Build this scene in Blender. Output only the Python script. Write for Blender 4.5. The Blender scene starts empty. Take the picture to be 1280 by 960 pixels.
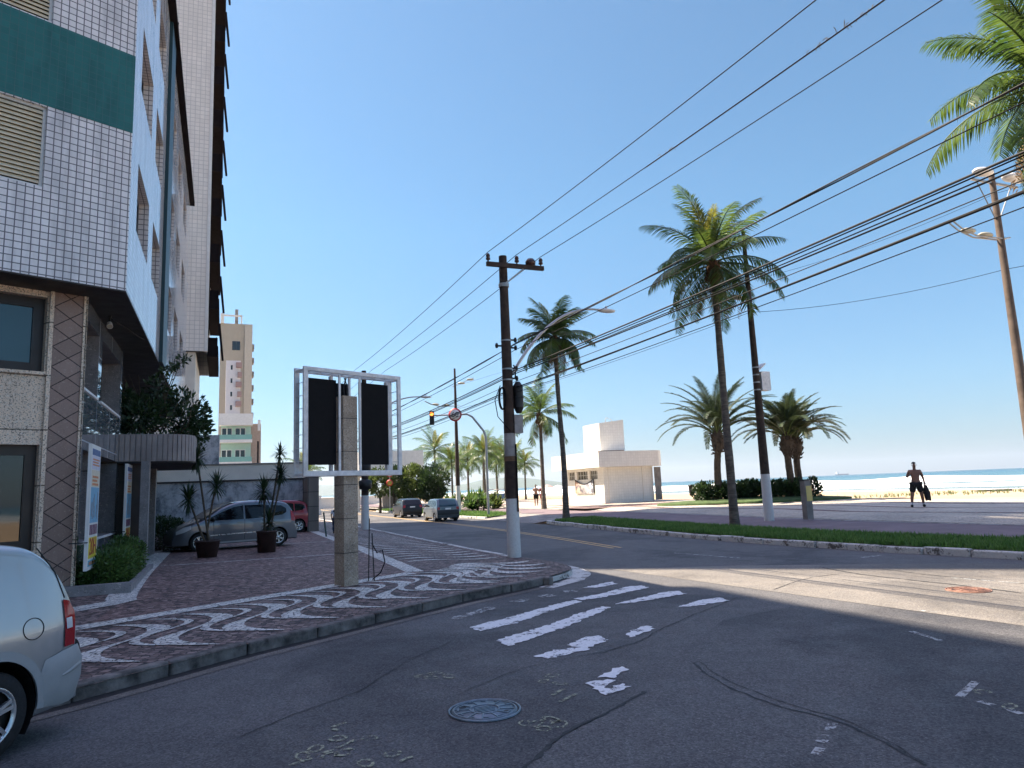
import bpy, math, random
from mathutils import Vector, Matrix
import numpy as np
S = bpy.context.scene; COL = S.collection
rad = math.radians; PI = math.pi
UN = (.925, .380); US = (-.380, .925)          # avenue frame: UN towards the sea, US along the avenue
AR = math.atan2(.38, .925)                     # its rotation
def NS(n, s, z=0.): return Vector((n*UN[0]+s*US[0], n*UN[1]+s*US[1], z))
def toNS(x, y): return x*UN[0]+y*UN[1], x*US[0]+y*US[1]
def zs(x, y):                                  # height of the pavement block
    d1 = 7.1-(x*UN[0]+y*UN[1]); d2 = -(x+4.5)*.817+(y-7.42)*.576
    return .14+.02*max(-.3, min(d1, d2, 14))
# ------------------------------------------------------------------ mesh builder
class MB:
    def __init__(s): s.v=[]; s.f=[]; s.m=[]; s.sm=[]
    def add(s, vs, fs, mi=0, smooth=False):
        b=len(s.v); s.v.extend([tuple(p) for p in vs])
        for f in fs: s.f.append(tuple(i+b for i in f)); s.m.append(mi); s.sm.append(smooth)
        return s
    def obox(s, c, ax, h, mi=0):
        c=Vector(c); X,Y,Z=[Vector(a)*k for a,k in zip(ax,h)]
        vs=[c+X*i+Y*j+Z*k for k in (-1,1) for j in (-1,1) for i in (-1,1)]
        return s.add(vs,[(0,2,3,1),(4,5,7,6),(0,1,5,4),(2,6,7,3),(0,4,6,2),(1,3,7,5)],mi)
    def box(s, x0,x1,y0,y1,z0,z1, mi=0):
        return s.obox(((x0+x1)/2,(y0+y1)/2,(z0+z1)/2),((1,0,0),(0,1,0),(0,0,1)),((x1-x0)/2,(y1-y0)/2,(z1-z0)/2),mi)
    def nbox(s, n0,n1,s0,s1,z0,z1, mi=0):      # box in the avenue frame
        c=NS((n0+n1)/2,(s0+s1)/2,(z0+z1)/2)
        return s.obox(c,((UN[0],UN[1],0),(US[0],US[1],0),(0,0,1)),((n1-n0)/2,(s1-s0)/2,(z1-z0)/2),mi)
    def bar(s, a, b, w, h=None, mi=0, up=(0,0,1)):
        a=Vector(a); b=Vector(b); h=h or w; d=(b-a); L=d.length; d.normalize()
        x=d.cross(Vector(up))
        if x.length<1e-3: x=d.cross(Vector((1,0,0)))
        x.normalize(); y=x.cross(d)
        return s.obox((a+b)/2,(x,d,y),(w/2,L/2,h/2),mi)
    def tube(s, path, r, n=8, mi=0, caps=True, smooth=True):
        P=[Vector(p) for p in path]; k=len(P); rs=r if isinstance(r,(list,tuple)) else [r]*k
        b=[]; prev=None
        for i in range(k):
            t=(P[min(i+1,k-1)]-P[max(i-1,0)])
            if t.length<1e-9: t=Vector((0,0,1))
            t.normalize()
            if prev is None:
                q=t.cross(Vector((0,0,1)))
                if q.length<1e-3: q=t.cross(Vector((1,0,0)))
            else: q=prev-t*prev.dot(t)
            q.normalize(); prev=q; w=t.cross(q)
            b+= [P[i]+(q*math.cos(2*PI*j/n)+w*math.sin(2*PI*j/n))*rs[i] for j in range(n)]
        fs=[(i*n+j,i*n+(j+1)%n,(i+1)*n+(j+1)%n,(i+1)*n+j) for i in range(k-1) for j in range(n)]
        s.add(b,fs,mi,smooth)
        if caps:
            s.add(b[:n],[tuple(range(n))[::-1]],mi); s.add(b[-n:],[tuple(range(n))],mi)
        return s
    def lathe(s, prof, c=(0,0,0), n=24, mi=0, axis='z', smooth=True):
        b=[]
        for r,z in prof:
            for j in range(n):
                a=2*PI*j/n; p=(r*math.cos(a),r*math.sin(a),z)
                if axis=='y': p=(p[0],p[2],p[1])
                if axis=='x': p=(p[2],p[0],p[1])
                b.append((p[0]+c[0],p[1]+c[1],p[2]+c[2]))
        k=len(prof)
        return s.add(b,[(i*n+j,i*n+(j+1)%n,(i+1)*n+(j+1)%n,(i+1)*n+j) for i in range(k-1) for j in range(n)],mi,smooth)
    def prism(s, poly, z0, z1, mi=0):
        n=len(poly); z0f=z0 if callable(z0) else (lambda x,y:z0); z1f=z1 if callable(z1) else (lambda x,y:z1)
        vs=[(x,y,z0f(x,y)) for x,y in poly]+[(x,y,z1f(x,y)) for x,y in poly]
        fs=[tuple(range(n))[::-1],tuple(range(n,2*n))]+[(i,(i+1)%n,n+(i+1)%n,n+i) for i in range(n)]
        return s.add(vs,fs,mi)
    def sheet(s, poly, z, mi=0):
        zf=z if callable(z) else (lambda x,y:z)
        return s.add([(p[0],p[1],zf(p[0],p[1])) for p in poly],[tuple(range(len(poly)))],mi)
    def strip(s, A, B, mi=0, smooth=False):
        n=len(A); return s.add(list(A)+list(B),[(i,i+1,n+i+1,n+i) for i in range(n-1)],mi,smooth)
    def grid(s, rows, mi=0, smooth=True):
        R=len(rows); C=len(rows[0])
        return s.add([p for r in rows for p in r],[(i*C+j,i*C+j+1,(i+1)*C+j+1,(i+1)*C+j) for i in range(R-1) for j in range(C-1)],mi,smooth)
    def ell(s, c, r, n=12, m=8, mi=0):
        rows=[[(c[0]+r[0]*math.sin(PI*i/m)*math.cos(2*PI*j/n),c[1]+r[1]*math.sin(PI*i/m)*math.sin(2*PI*j/n),c[2]+r[2]*math.cos(PI*i/m)) for j in range(n+1)] for i in range(m+1)]
        return s.grid(rows,mi,True)
    def xf(s, M):
        s.v=[tuple(M@Vector(p)) for p in s.v]; return s
def mesh(mb, mats, uv=True):
    me=bpy.data.meshes.new('mesh'); me.from_pydata(mb.v,[],mb.f)
    for m in (mats if isinstance(mats,(list,tuple)) else [mats]): me.materials.append(m)
    nf=len(mb.f)
    me.polygons.foreach_set('material_index',np.array(mb.m,dtype=np.int32))
    me.polygons.foreach_set('use_smooth',np.array(mb.sm,dtype=bool))
    if uv and nf:
        L=me.uv_layers.new(name='UVMap'); out=np.zeros((len(me.loops),2),dtype=np.float32)
        V=mb.v
        for p in me.polygons:
            nx,ny,nz=p.normal; h=math.hypot(nx,ny)
            if h<.3:
                for li,vi in zip(p.loop_indices,p.vertices): out[li]=(V[vi][0],V[vi][1])
            else:
                tx,ty=-ny/h,nx/h
                for li,vi in zip(p.loop_indices,p.vertices): out[li]=(V[vi][0]*tx+V[vi][1]*ty,V[vi][2])
        L.data.foreach_set('uv',out.ravel())
    me.update(); return me
ROOTM={}
def thing(name,label,cat,loc=(0,0,0),rz=0.,group=None):
    o=bpy.data.objects.new(name,None); COL.objects.link(o); o.empty_display_size=.2
    o.location=loc; o.rotation_euler=(0,0,rz); o['label']=label; o['category']=cat
    if group: o['group']=group
    ROOTM[o.name]=Matrix.Translation(Vector(loc))@Matrix.Rotation(rz,4,'Z')
    return o
def rootof(o):
    while o.parent: o=o.parent
    return o
def part(name,mb,mats,parent,label=None,world=False,uv=True,kind=None):
    if world: mb.xf(ROOTM[rootof(parent).name].inverted())
    o=bpy.data.objects.new(name,mesh(mb,mats,uv)); COL.objects.link(o); o.parent=parent
    if label: o['label']=label
    if kind: o['kind']=kind
    return o
def solo(name,mb,mats,label,cat,group=None,uv=True):      # a thing that is one mesh, origin at its base
    a=np.array(mb.v); c=Vector(((a[:,0].min()+a[:,0].max())/2,(a[:,1].min()+a[:,1].max())/2,a[:,2].min()))
    o=bpy.data.objects.new(name,None)
    me=mesh(mb,mats,uv); me.transform(Matrix.Translation(-c)); bpy.data.objects.remove(o)
    o=bpy.data.objects.new(name,me); COL.objects.link(o); o.location=c
    o['label']=label; o['category']=cat
    if group: o['group']=group
    return o
def setting(name,mb,mats,kind='structure',uv=True,label=None):
    o=bpy.data.objects.new(name,mesh(mb,mats,uv)); COL.objects.link(o); o['kind']=kind
    if label: o['label']=label
    return o
def copy_tree(o,parent=None):
    c=o.copy(); COL.objects.link(c); c.parent=parent
    for ch in list(o.children): copy_tree(ch,c)
    return c
def bake(o):
    dg=bpy.context.evaluated_depsgraph_get(); dg.update()
    me=bpy.data.meshes.new_from_object(o.evaluated_get(dg)); o.modifiers.clear(); o.data=me
    return o
def bevel(o,w,seg=2):
    m=o.modifiers.new('bevel','BEVEL'); m.width=w; m.segments=seg; m.limit_method='ANGLE'; m.angle_limit=rad(40); return o
# ------------------------------------------------------------------ materials
def newmat(name):
    m=bpy.data.materials.new(name); m.use_nodes=True; nt=m.node_tree
    return m,nt,nt.nodes['Principled BSDF']
class NT:
    def __init__(s,nt): s.nt=nt
    def n(s,t,**k):
        nd=s.nt.nodes.new(t)
        for a,b in k.items():
            if a.startswith('i_'): nd.inputs[a[2:].replace('_',' ')].default_value=b
            else: setattr(nd,a,b)
        return nd
    def l(s,a,b): s.nt.links.new(a,b)
    def co(s,kind='Object',scale=(1,1,1),rot=(0,0,0)):
        tc=s.n('ShaderNodeTexCoord'); mp=s.n('ShaderNodeMapping'); mp.inputs['Scale'].default_value=scale; mp.inputs['Rotation'].default_value=rot
        s.l(tc.outputs[kind],mp.inputs[0]); return mp.outputs[0]
    def noise(s,co,scale,detail=5,rough=.55,dist=0):
        nd=s.n('ShaderNodeTexNoise'); nd.inputs['Scale'].default_value=scale; nd.inputs['Detail'].default_value=detail; nd.inputs['Roughness'].default_value=rough; nd.inputs['Distortion'].default_value=dist
        s.l(co,nd.inputs['Vector']); return nd.outputs['Fac']
    def ramp(s,fac,stops):
        r=s.n('ShaderNodeValToRGB'); e=r.color_ramp.elements
        while len(e)<len(stops): e.new(.5)
        for el,(p,c) in zip(e,stops):
            el.position=p; el.color=tuple(c)+(1,) if len(c)==3 else c
        s.l(fac,r.inputs[0]); return r.outputs[0]
    def g(s,fac,a,b): return s.ramp(fac,[(a,(0,0,0)),(b,(1,1,1))])
    def mix(s,fac,a,b,bt='MIX'):
        m=s.n('ShaderNodeMix',data_type='RGBA',blend_type=bt)
        for sock,v in ((m.inputs[0],fac),(m.inputs[6],a),(m.inputs[7],b)):
            if isinstance(v,(int,float)): sock.default_value=v
            elif isinstance(v,(tuple,list)): sock.default_value=tuple(v)+(1,) if len(v)==3 else v
            else: s.l(v,sock)
        return m.outputs[2]
    def math(s,op,a,b=None):
        m=s.n('ShaderNodeMath',operation=op)
        for sock,v in ((m.inputs[0],a),(m.inputs[1],b)):
            if v is None: continue
            if isinstance(v,(int,float)): sock.default_value=v
            else: s.l(v,sock)
        return m.outputs[0]
    def bump(s,h,strength=.3,dist=.02):
        b=s.n('ShaderNodeBump'); b.inputs['Strength'].default_value=strength; b.inputs['Distance'].default_value=dist
        s.l(h,b.inputs['Height']); return b.outputs[0]
def plain(name,c,rough=.6,metal=0.,var=.25,scale=3.,bump=0.,bscale=40.,spec=.5,coat=0.):
    m,nt,b=newmat(name); N=NT(nt); co=N.co()
    if var>0:
        f=N.noise(co,scale,6,.6)
        lo=tuple(x*(1-var) for x in c); hi=tuple(min(1,x*(1+var*.8)) for x in c)
        N.l(N.ramp(f,[(.3,lo),(.7,hi)]),b.inputs['Base Color'])
        f2=N.noise(co,scale*2.3,4); N.l(N.ramp(f2,[(.3,(max(.02,rough-.08),)*3),(.7,(min(1,rough+.08),)*3)]),b.inputs['Roughness'])
    else:
        b.inputs['Base Color'].default_value=tuple(c)+(1,); b.inputs['Roughness'].default_value=rough
    b.inputs['Metallic'].default_value=metal; b.inputs['Specular IOR Level'].default_value=spec
    if coat: b.inputs['Coat Weight'].default_value=coat; b.inputs['Coat Roughness'].default_value=.03
    if bump>0: N.l(N.bump(N.noise(co,bscale,6),bump,.02),b.inputs['Normal'])
    return m
def tiles(name,c,grout,w,h=None,mortar=.06,rough=.25,var=.12,stain=.25,off=0.,rot=0.,bump=.25,sc=(1,1,1)):
    h=h or w; m,nt,b=newmat(name); N=NT(nt)
    co=N.co('UV',sc,rot=(0,0,rot)); br=N.n('ShaderNodeTexBrick'); br.offset=off; br.offset_frequency=2; br.squash=1
    br.inputs['Scale'].default_value=1; br.inputs['Brick Width'].default_value=w; br.inputs['Row Height'].default_value=h; br.inputs['Mortar Size'].default_value=w*mortar; br.inputs['Mortar Smooth'].default_value=.1; br.inputs['Bias'].default_value=0
    br.inputs['Color1'].default_value=tuple(x*(1-var) for x in c)+(1,); br.inputs['Color2'].default_value=tuple(min(1,x*(1+var)) for x in c)+(1,); br.inputs['Mortar'].default_value=tuple(grout)+(1,)
    N.l(co,br.inputs['Vector'])
    st=N.noise(N.co('UV',(1.2,.25,1)),1.6,6,.65)
    col=N.mix(N.g(st,.45,.8),br.outputs['Color'],tuple(x*(1-stain) for x in c)); 
    col=N.mix(br.outputs['Fac'],col,tuple(grout))
    N.l(col,b.inputs['Base Color'])
    N.l(N.mix(br.outputs['Fac'],(rough,)*3,(.8,)*3),b.inputs['Roughness'])
    inv=N.math('SUBTRACT',1.,br.outputs['Fac']); N.l(N.bump(inv,bump,.006),b.inputs['Normal'])
    return m
def leafmat(name,c,c2,trans=.35,rough=.45):
    m,nt,b=newmat(name); N=NT(nt); f=N.noise(N.co(),1.7,3); oi=N.n('ShaderNodeNewGeometry')
    col=N.mix(N.g(f,.35,.65),c,c2); col=N.mix(oi.outputs['Random Per Island'],col,N.mix(.5,col,(.0,.0,.0)),'MIX')
    N.l(col,b.inputs['Base Color']); b.inputs['Roughness'].default_value=rough
    t=N.n('ShaderNodeBsdfTranslucent'); hs=N.n('ShaderNodeHueSaturation'); hs.inputs['Value'].default_value=1.6; hs.inputs['Hue'].default_value=.485
    N.l(col,hs.inputs['Color']); N.l(hs.outputs[0],t.inputs[0])
    mx=N.n('ShaderNodeMixShader'); mx.inputs[0].default_value=trans; N.l(b.outputs[0],mx.inputs[1]); N.l(t.outputs[0],mx.inputs[2])
    N.l(mx.outputs[0],nt.nodes['Material Output'].inputs[0]); return m
def cobble(name,cols,joint,scale,rough=.7,dirt=.35,j0=.015,j1=.075):
    m,nt,b=newmat(name); N=NT(nt); co=N.co()
    wob=N.n('ShaderNodeTexNoise'); wob.inputs['Scale'].default_value=scale*.8; N.l(co,wob.inputs['Vector'])
    mv=N.n('ShaderNodeVectorMath',operation='MULTIPLY_ADD'); mv.inputs[1].default_value=(.03,.03,0); N.l(wob.outputs['Color'],mv.inputs[0]); N.l(co,mv.inputs[2])
    fl=N.n('ShaderNodeVectorMath',operation='MULTIPLY'); fl.inputs[1].default_value=(1,1,0); N.l(mv.outputs[0],fl.inputs[0])
    vo=N.n('ShaderNodeTexVoronoi',feature='F1',distance='CHEBYCHEV'); vo.inputs['Scale'].default_value=scale; vo.inputs['Randomness'].default_value=.55; N.l(fl.outputs[0],vo.inputs['Vector'])
    ed=N.n('ShaderNodeTexVoronoi',feature='DISTANCE_TO_EDGE'); ed.inputs['Scale'].default_value=scale; ed.inputs['Randomness'].default_value=.55; N.l(fl.outputs[0],ed.inputs['Vector'])
    sep=N.n('ShaderNodeSeparateColor'); N.l(vo.outputs['Color'],sep.inputs[0])
    k=len(cols); col=N.ramp(sep.outputs[0],[((i+.5)/k,c) for i,c in enumerate(cols)])
    big=N.noise(co,.5,6,.6); col=N.mix(N.g(big,.35,.7),col,N.mix(dirt,col,(.02,.017,.018)))
    e=N.g(ed.outputs['Distance'],j0,j1); col=N.mix(e,joint,col)
    N.l(col,b.inputs['Base Color']); b.inputs['Roughness'].default_value=rough; b.inputs['Specular IOR Level'].default_value=.35
    N.l(N.bump(N.g(ed.outputs['Distance'],.0,.15),.6,.012),b.inputs['Normal']); return m
def asphalt(name,c,seed=0,patch=.5):
    m,nt,b=newmat(name); N=NT(nt); co=N.co(rot=(0,0,seed))
    big=N.noise(co,.35,7,.62,.4); mid=N.noise(co,2.3,6,.65); fine=N.noise(co,58,4,.85); sp=N.n('ShaderNodeTexVoronoi'); sp.inputs['Scale'].default_value=95; N.l(co,sp.inputs['Vector'])
    lo=tuple(x*(1-patch) for x in c); hi=tuple(x*(1+patch) for x in c)
    col=N.ramp(big,[(.32,lo),(.5,c),(.68,hi)])
    col=N.mix(N.g(mid,.35,.75),col,N.mix(.45,col,tuple(x*1.7 for x in c)))
    col=N.mix(N.g(fine,.50,.66),col,N.mix(.85,col,(.36,.35,.34)))
    col=N.mix(N.g(fine,.5,.3),col,N.mix(.6,col,(.004,.004,.005)))
    sep=N.n('ShaderNodeSeparateColor'); N.l(sp.outputs['Color'],sep.inputs[0])
    col=N.mix(N.g(sep.outputs[0],.9,.95),col,(.2,.195,.19))
    st=N.noise(co,1.1,8,.7,1.2); col=N.mix(N.g(st,.58,.7),col,N.mix(.55,col,(.012,.012,.014)))
    ag=N.n('ShaderNodeTexVoronoi'); ag.inputs['Scale'].default_value=62; N.l(co,ag.inputs['Vector']); sa=N.n('ShaderNodeSeparateColor'); N.l(ag.outputs['Color'],sa.inputs[0])
    col=N.mix(N.g(sa.outputs[1],.0,1.),N.mix(.55,col,(.01,.01,.012)),N.mix(.34,col,(.30,.29,.29)))
    pt=N.noise(co,.22,4,.6,.6); col=N.mix(N.g(pt,.46,.58),N.mix(.22,col,(.14,.135,.13)),N.mix(.45,col,(.018,.018,.022)))
    N.l(col,b.inputs['Base Color']); N.l(N.ramp(mid,[(.3,(.62,)*3),(.7,(.85,)*3)]),b.inputs['Roughness']); b.inputs['Specular IOR Level'].default_value=.4
    N.l(N.bump(N.math('ADD',fine,N.math('MULTIPLY',mid,.6)),.55,.012),b.inputs['Normal']); return m
def wornpaint(name,c,under,amt=.5,scale=6,fine=40):
    m,nt,b=newmat(name); N=NT(nt); co=N.co()
    a=N.noise(co,scale,8,.7); f=N.noise(co,fine,5,.7)
    k=N.math('ADD',N.math('MULTIPLY',a,.65),N.math('MULTIPLY',f,.35))
    pc=N.mix(N.g(f,.3,.7),tuple(x*.8 for x in c),c); b.inputs['Roughness'].default_value=.7
    if under: N.l(N.mix(N.g(k,amt-.03,amt+.03),under,pc),b.inputs['Base Color']); return m
    N.l(pc,b.inputs['Base Color']); tr=N.n('ShaderNodeBsdfTransparent'); mx=N.n('ShaderNodeMixShader'); N.l(N.g(k,amt-.035,amt+.035),mx.inputs[0]); N.l(tr.outputs[0],mx.inputs[1]); N.l(b.outputs[0],mx.inputs[2]); N.l(mx.outputs[0],nt.nodes['Material Output'].inputs[0])
    return m
def glassy(name,c,rough=.03,var=0):
    m,nt,b=newmat(name); b.inputs['Base Color'].default_value=tuple(c)+(1,); b.inputs['Roughness'].default_value=rough; b.inputs['Specular IOR Level'].default_value=.8
    N=NT(nt); N.l(N.bump(N.noise(N.co(),1.3,2),.04,.02),b.inputs['Normal']); return m
M={}
M['tile']=tiles('white_tile',(.86,.81,.80),(.15,.14,.15),.135,mortar=.075,rough=.06,var=.07,stain=.5,bump=.06)
M['tile'].node_tree.nodes['Principled BSDF'].inputs['Specular IOR Level'].default_value=.9
M['tile_green']=tiles('green_tile',(.02,.145,.135),(.07,.15,.15),.135,mortar=.03,rough=.35,var=.07,stain=.55)
M['tile_tower']=tiles('tower_tile',(.86,.80,.73),(.60,.56,.52),.27,mortar=.06,rough=.4,var=.05,stain=.15)
M['tile_kiosk']=tiles('kiosk_tile',(.80,.77,.71),(.70,.67,.61),.22,mortar=.05,rough=.5,var=.04,stain=.12,bump=.1)
M['slab_joint']=tiles('speckled_granite',(.86,.68,.52),(.16,.12,.08),2.2,1.05,mortar=.006,rough=.45,var=.05,stain=.3)
def speckle(m,scale=60,amt=.7,th=0.):
    nt=m.node_tree; N=NT(nt); b=nt.nodes['Principled BSDF']; src=b.inputs['Base Color'].links[0].from_socket
    f=N.noise(N.co(),scale,3,.7); g=N.noise(N.co(),scale*.55,3,.7)
    c=N.mix(N.g(f,.58-th,.66-th),src,N.mix(amt,src,(.05,.04,.04))); c=N.mix(N.g(g,.6-th,.68-th),c,N.mix(amt*.8,c,(.75,.68,.6)))
    N.l(c,b.inputs['Base Color']); return m
speckle(M['slab_joint'],40,.85,.055)
M['granite_grey']=speckle(tiles('polished_grey_granite',(.24,.25,.27),(.55,.57,.6),1.9,1.0,mortar=.008,rough=.05,var=.06,stain=.2,bump=.05),45,.5)
M['granite_grey'].node_tree.nodes['Principled BSDF'].inputs['Specular IOR Level'].default_value=.9
M['granite_grey'].node_tree.nodes['Principled BSDF'].inputs['Coat Weight'].default_value=.8
M['granite_rough']=speckle(plain('rough_grey_granite',(.25,.235,.24),.5),35,.7)
M['diamond']=speckle(tiles('diamond_stone',(.30,.20,.165),(.05,.033,.03),.40,.40,mortar=.03,rough=.42,var=.16,stain=.3,rot=rad(45),sc=(1,1.42,1)),50,.3)
M['concrete']=speckle(plain('exposed_concrete',(.44,.345,.26),.85,var=.35,scale=2.,bump=.4,bscale=50),44,.6,.04)
M['pole_brown']=plain('brown_weathered_pole',(.135,.10,.08),.85,var=.4,scale=3,bump=.3); M['balcony_dark']=plain('matt_dark_balcony',(.016,.012,.013),.95,var=.2,spec=.05)
M['concrete_grey']=plain('grey_concrete',(.23,.215,.20),.88,var=.4,scale=1.5,bump=.3,bscale=25)
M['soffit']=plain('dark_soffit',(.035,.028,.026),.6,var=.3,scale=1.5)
M['brown_panel']=plain('dark_brown_panel',(.05,.03,.027),.4,var=.3)
M['frame_dark']=plain('dark_brown_frame',(.013,.008,.009),.4,var=.2)
M['frame_white']=plain('white_frame',(.7,.7,.68),.45,var=.1)
M['car_glass']=plain('car_glass',(.006,.007,.010),.04,var=0,spec=.45); M['glass']=glassy('dark_glass',(.008,.011,.014)); M['glass_blue']=glassy('blue_glass',(.02,.07,.09),.05)
M['beige_metal']=plain('beige_shutter',(.72,.63,.46),.45,var=.15)
M['flute']=plain('fluted_concrete',(.32,.275,.26),.7,var=.35,scale=1.2,bump=.3,bscale=18)
M['white']=plain('white_paint',(.78,.77,.74),.55,var=.08); M['offwhite']=plain('offwhite_wall',(.78,.73,.65),.8,var=.12,scale=.8,bump=.1)
M['metal_white']=plain('weathered_white_steel',(.80,.78,.77),.45,var=.25,scale=5)
M['black_panel']=plain('black_panel',(.004,.004,.006),.6,var=.2,scale=8,spec=.15); M['black']=plain('black_plastic',(.012,.012,.013),.5,var=.2)
M['rubber']=plain('tyre_rubber',(.014,.014,.015),.8,var=.3,scale=20); M['steel']=plain('galvanised_steel',(.38,.38,.38),.4,.6,var=.2)
M['alloy']=plain('silver_alloy',(.62,.63,.65),.28,.85,var=.05); M['chrome']=plain('chrome',(.7,.7,.7),.12,1,var=0)
M['pole_wood']=plain('weathered_dark_pole',(.05,.032,.024),.85,var=.5,scale=4,bump=.5,bscale=30)
M['pole_white']=plain('chipped_white_paint',(.72,.71,.69),.75,var=.3,scale=6,bump=.3,bscale=25)
M['pole_grey']=plain('grey_pole_band',(.32,.30,.29),.85,var=.3,scale=5,bump=.3); M['rust']=plain('rusty_band',(.16,.09,.05),.8,var=.4,scale=8)
M['cable']=plain('black_cable',(.006,.006,.007),.8,var=.1,spec=.2); M['cable_grey']=plain('grey_cable',(.03,.029,.03),.7,var=.2,spec=.3)
M['lamp_glass']=plain('lamp_glass',(.45,.42,.32),.15,var=.1); M['ceramic']=plain('brown_insulator',(.06,.025,.018),.25,var=.1)
M['sand']=plain('beach_sand',(.42,.315,.20),.95,var=.22,scale=.25,bump=.5,bscale=3)
M['asphalt']=asphalt('worn_asphalt',(.054,.052,.058),0,.6); M['asphalt_sun_gutter']=asphalt('pale_sun_gutter_asphalt',(.33,.285,.225),1.,.3); M['asphalt_patch']=asphalt('dark_new_asphalt',(.036,.035,.042),2.,.45)  # pale mix holds painted sunlight for the road strip; the gutter shares it
M['cobble']=cobble('purple_cobbles',[(.06,.042,.04),(.21,.14,.128),(.33,.24,.215),(.14,.097,.09)],(.010,.008,.009),10.5)
M['cobble_red']=cobble('red_brown_cobbles',[(.095,.055,.048),(.26,.155,.135),(.18,.108,.098),(.36,.245,.215)],(.011,.008,.008),10.5,dirt=.3)
M['cobble_white']=cobble('white_mosaic_cobbles',[(.66,.64,.58),(.80,.77,.70),(.46,.45,.43),(.72,.70,.66)],(.03,.027,.028),11.5,.6,.2,.012,.075)
M['kerb']=plain('weathered_kerb_stone',(.16,.145,.135),.9,var=.75,scale=4,bump=.9,bscale=14)
M['kerb_white']=wornpaint('flaking_whitewash',(.62,.61,.58),(.11,.10,.09),.46,3,25)
M['paint']=wornpaint('worn_white_road_paint',(.80,.80,.80),None,.435,4,26)
M['paint_faint']=wornpaint('faded_white_road_paint',(.45,.46,.45),None,.50,8,45)
M['paint_mark']=wornpaint('faint_survey_paint',(.34,.35,.24),None,.505,14,70)
M['paint_yellow']=wornpaint('worn_yellow_road_paint',(.66,.45,.2),None,.42,6,40)
M['crack']=plain('crack_filler',(.012,.012,.013),.7,var=.3,scale=10)
M['iron']=plain('cast_iron',(.16,.20,.24),.42,.55,var=.35,scale=9,bump=.25,bscale=60); M['iron_dark']=plain('dark_iron_gap',(.01,.01,.012),.6,var=0)
M['iron_red']=plain('rusty_iron',(.24,.125,.09),.7,.1,var=.5,scale=9,bump=.4,bscale=30)
M['grass']=leafmat('verge_grass',(.08,.20,.035),(.15,.28,.06),.3,.7); M['soil']=plain('grass_soil',(.06,.10,.03),.95,var=.5,scale=3,bump=.5)
M['bike']=plain('bike_path_asphalt',(.17,.125,.135),.85,var=.2,scale=1.2,bump=.3,bscale=60)
M['plaza']=cobble('grey_plaza_cobbles',[(.54,.48,.39),(.63,.56,.45),(.45,.40,.33),(.56,.49,.40)],(.17,.155,.14),13,dirt=.35)
M['leaf_dark']=leafmat('dark_leaves',(.02,.05,.016),(.05,.095,.028),.25); M['leaf']=leafmat('green_leaves',(.055,.13,.03),(.13,.22,.055),.3)
M['leaf_oliv']=leafmat('olive_leaves',(.075,.13,.03),(.14,.19,.05),.3); M['palm_leaf']=leafmat('palm_leaf',(.045,.10,.02),(.11,.18,.035),.42,.35)
M['palm_young']=leafmat('young_palm_leaf',(.18,.20,.03),(.2,.2,.03),.4,.35); M['date_leaf']=leafmat('date_palm_leaf',(.028,.05,.022),(.06,.085,.035),.2,.5); M['yucca']=leafmat('yucca_leaf',(.018,.045,.018),(.04,.08,.028),.2)
M['husk']=plain('brown_husk',(.11,.055,.025),.9,var=.5,scale=9,bump=.5); M['trunk']=plain('palm_trunk',(.16,.135,.11),.9,var=.4,scale=4,bump=.6,bscale=14)
def ringed(m):
    nt=m.node_tree; N=NT(nt); b=nt.nodes['Principled BSDF']; src=b.inputs['Base Color'].links[0].from_socket
    f=N.noise(N.co('Object',(1.5,1.5,11)),1.4,6,.7); N.l(N.mix(N.g(f,.42,.6),N.mix(.55,src,(.035,.03,.026)),src),b.inputs['Base Color']); N.l(N.bump(f,.9,.05),b.inputs['Normal']); return m
ringed(M['trunk'])
M['trunk_dark']=plain('dark_trunk',(.07,.052,.040),.9,var=.45,scale=6,bump=.8,bscale=16); M['stem']=plain('plant_stem',(.10,.075,.05),.9,var=.4)
M['pot']=plain('brown_pot',(.055,.028,.024),.6,var=.25,scale=5)
M['skin']=plain('dark_skin',(.20,.10,.065),.5,var=.12); M['skin_tan']=plain('tanned_skin',(.36,.19,.12),.5,var=.1); M['cloth_black']=plain('black_cloth',(.010,.010,.012),.9,var=.2); M['hair']=plain('black_hair',(.008,.007,.006),.6,var=.2)
M['cloth_white']=plain('white_cloth',(.62,.65,.72),.9,var=.1); M['cloth_navy']=plain('navy_cloth',(.018,.025,.06),.9,var=.2); M['cloth_red']=plain('maroon_cloth',(.2,.03,.035),.9,var=.2)
M['red_lens']=glassy('red_lens',(.36,.008,.014),.08); M['clear_lens']=glassy('clear_lens',(.6,.6,.62),.06); M['amber']=plain('amber_lens',(.75,.20,.03),.2,var=0)
def carpaint(name,c,metal=.5):
    m=plain(name,c,.30,metal,var=0,coat=1.); nt=m.node_tree; N=NT(nt); b=nt.nodes['Principled BSDF']; co=N.co()
    sx=N.n('ShaderNodeSeparateXYZ'); N.l(co,sx.inputs[0]); d=N.noise(co,7,7,.7)      # road dust low on the panels
    lowz=N.n('ShaderNodeMapRange'); lowz.inputs['From Min'].default_value=.75; lowz.inputs['From Max'].default_value=.2; N.l(sx.outputs[2],lowz.inputs['Value'])
    k=N.math('MULTIPLY',lowz.outputs[0],N.math('MULTIPLY',d,.7)); N.l(N.mix(k,c,(.11,.105,.10)),b.inputs['Base Color'])
    N.l(N.mix(k,(.28,)*3,(.75,)*3),b.inputs['Roughness']); return m
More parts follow.
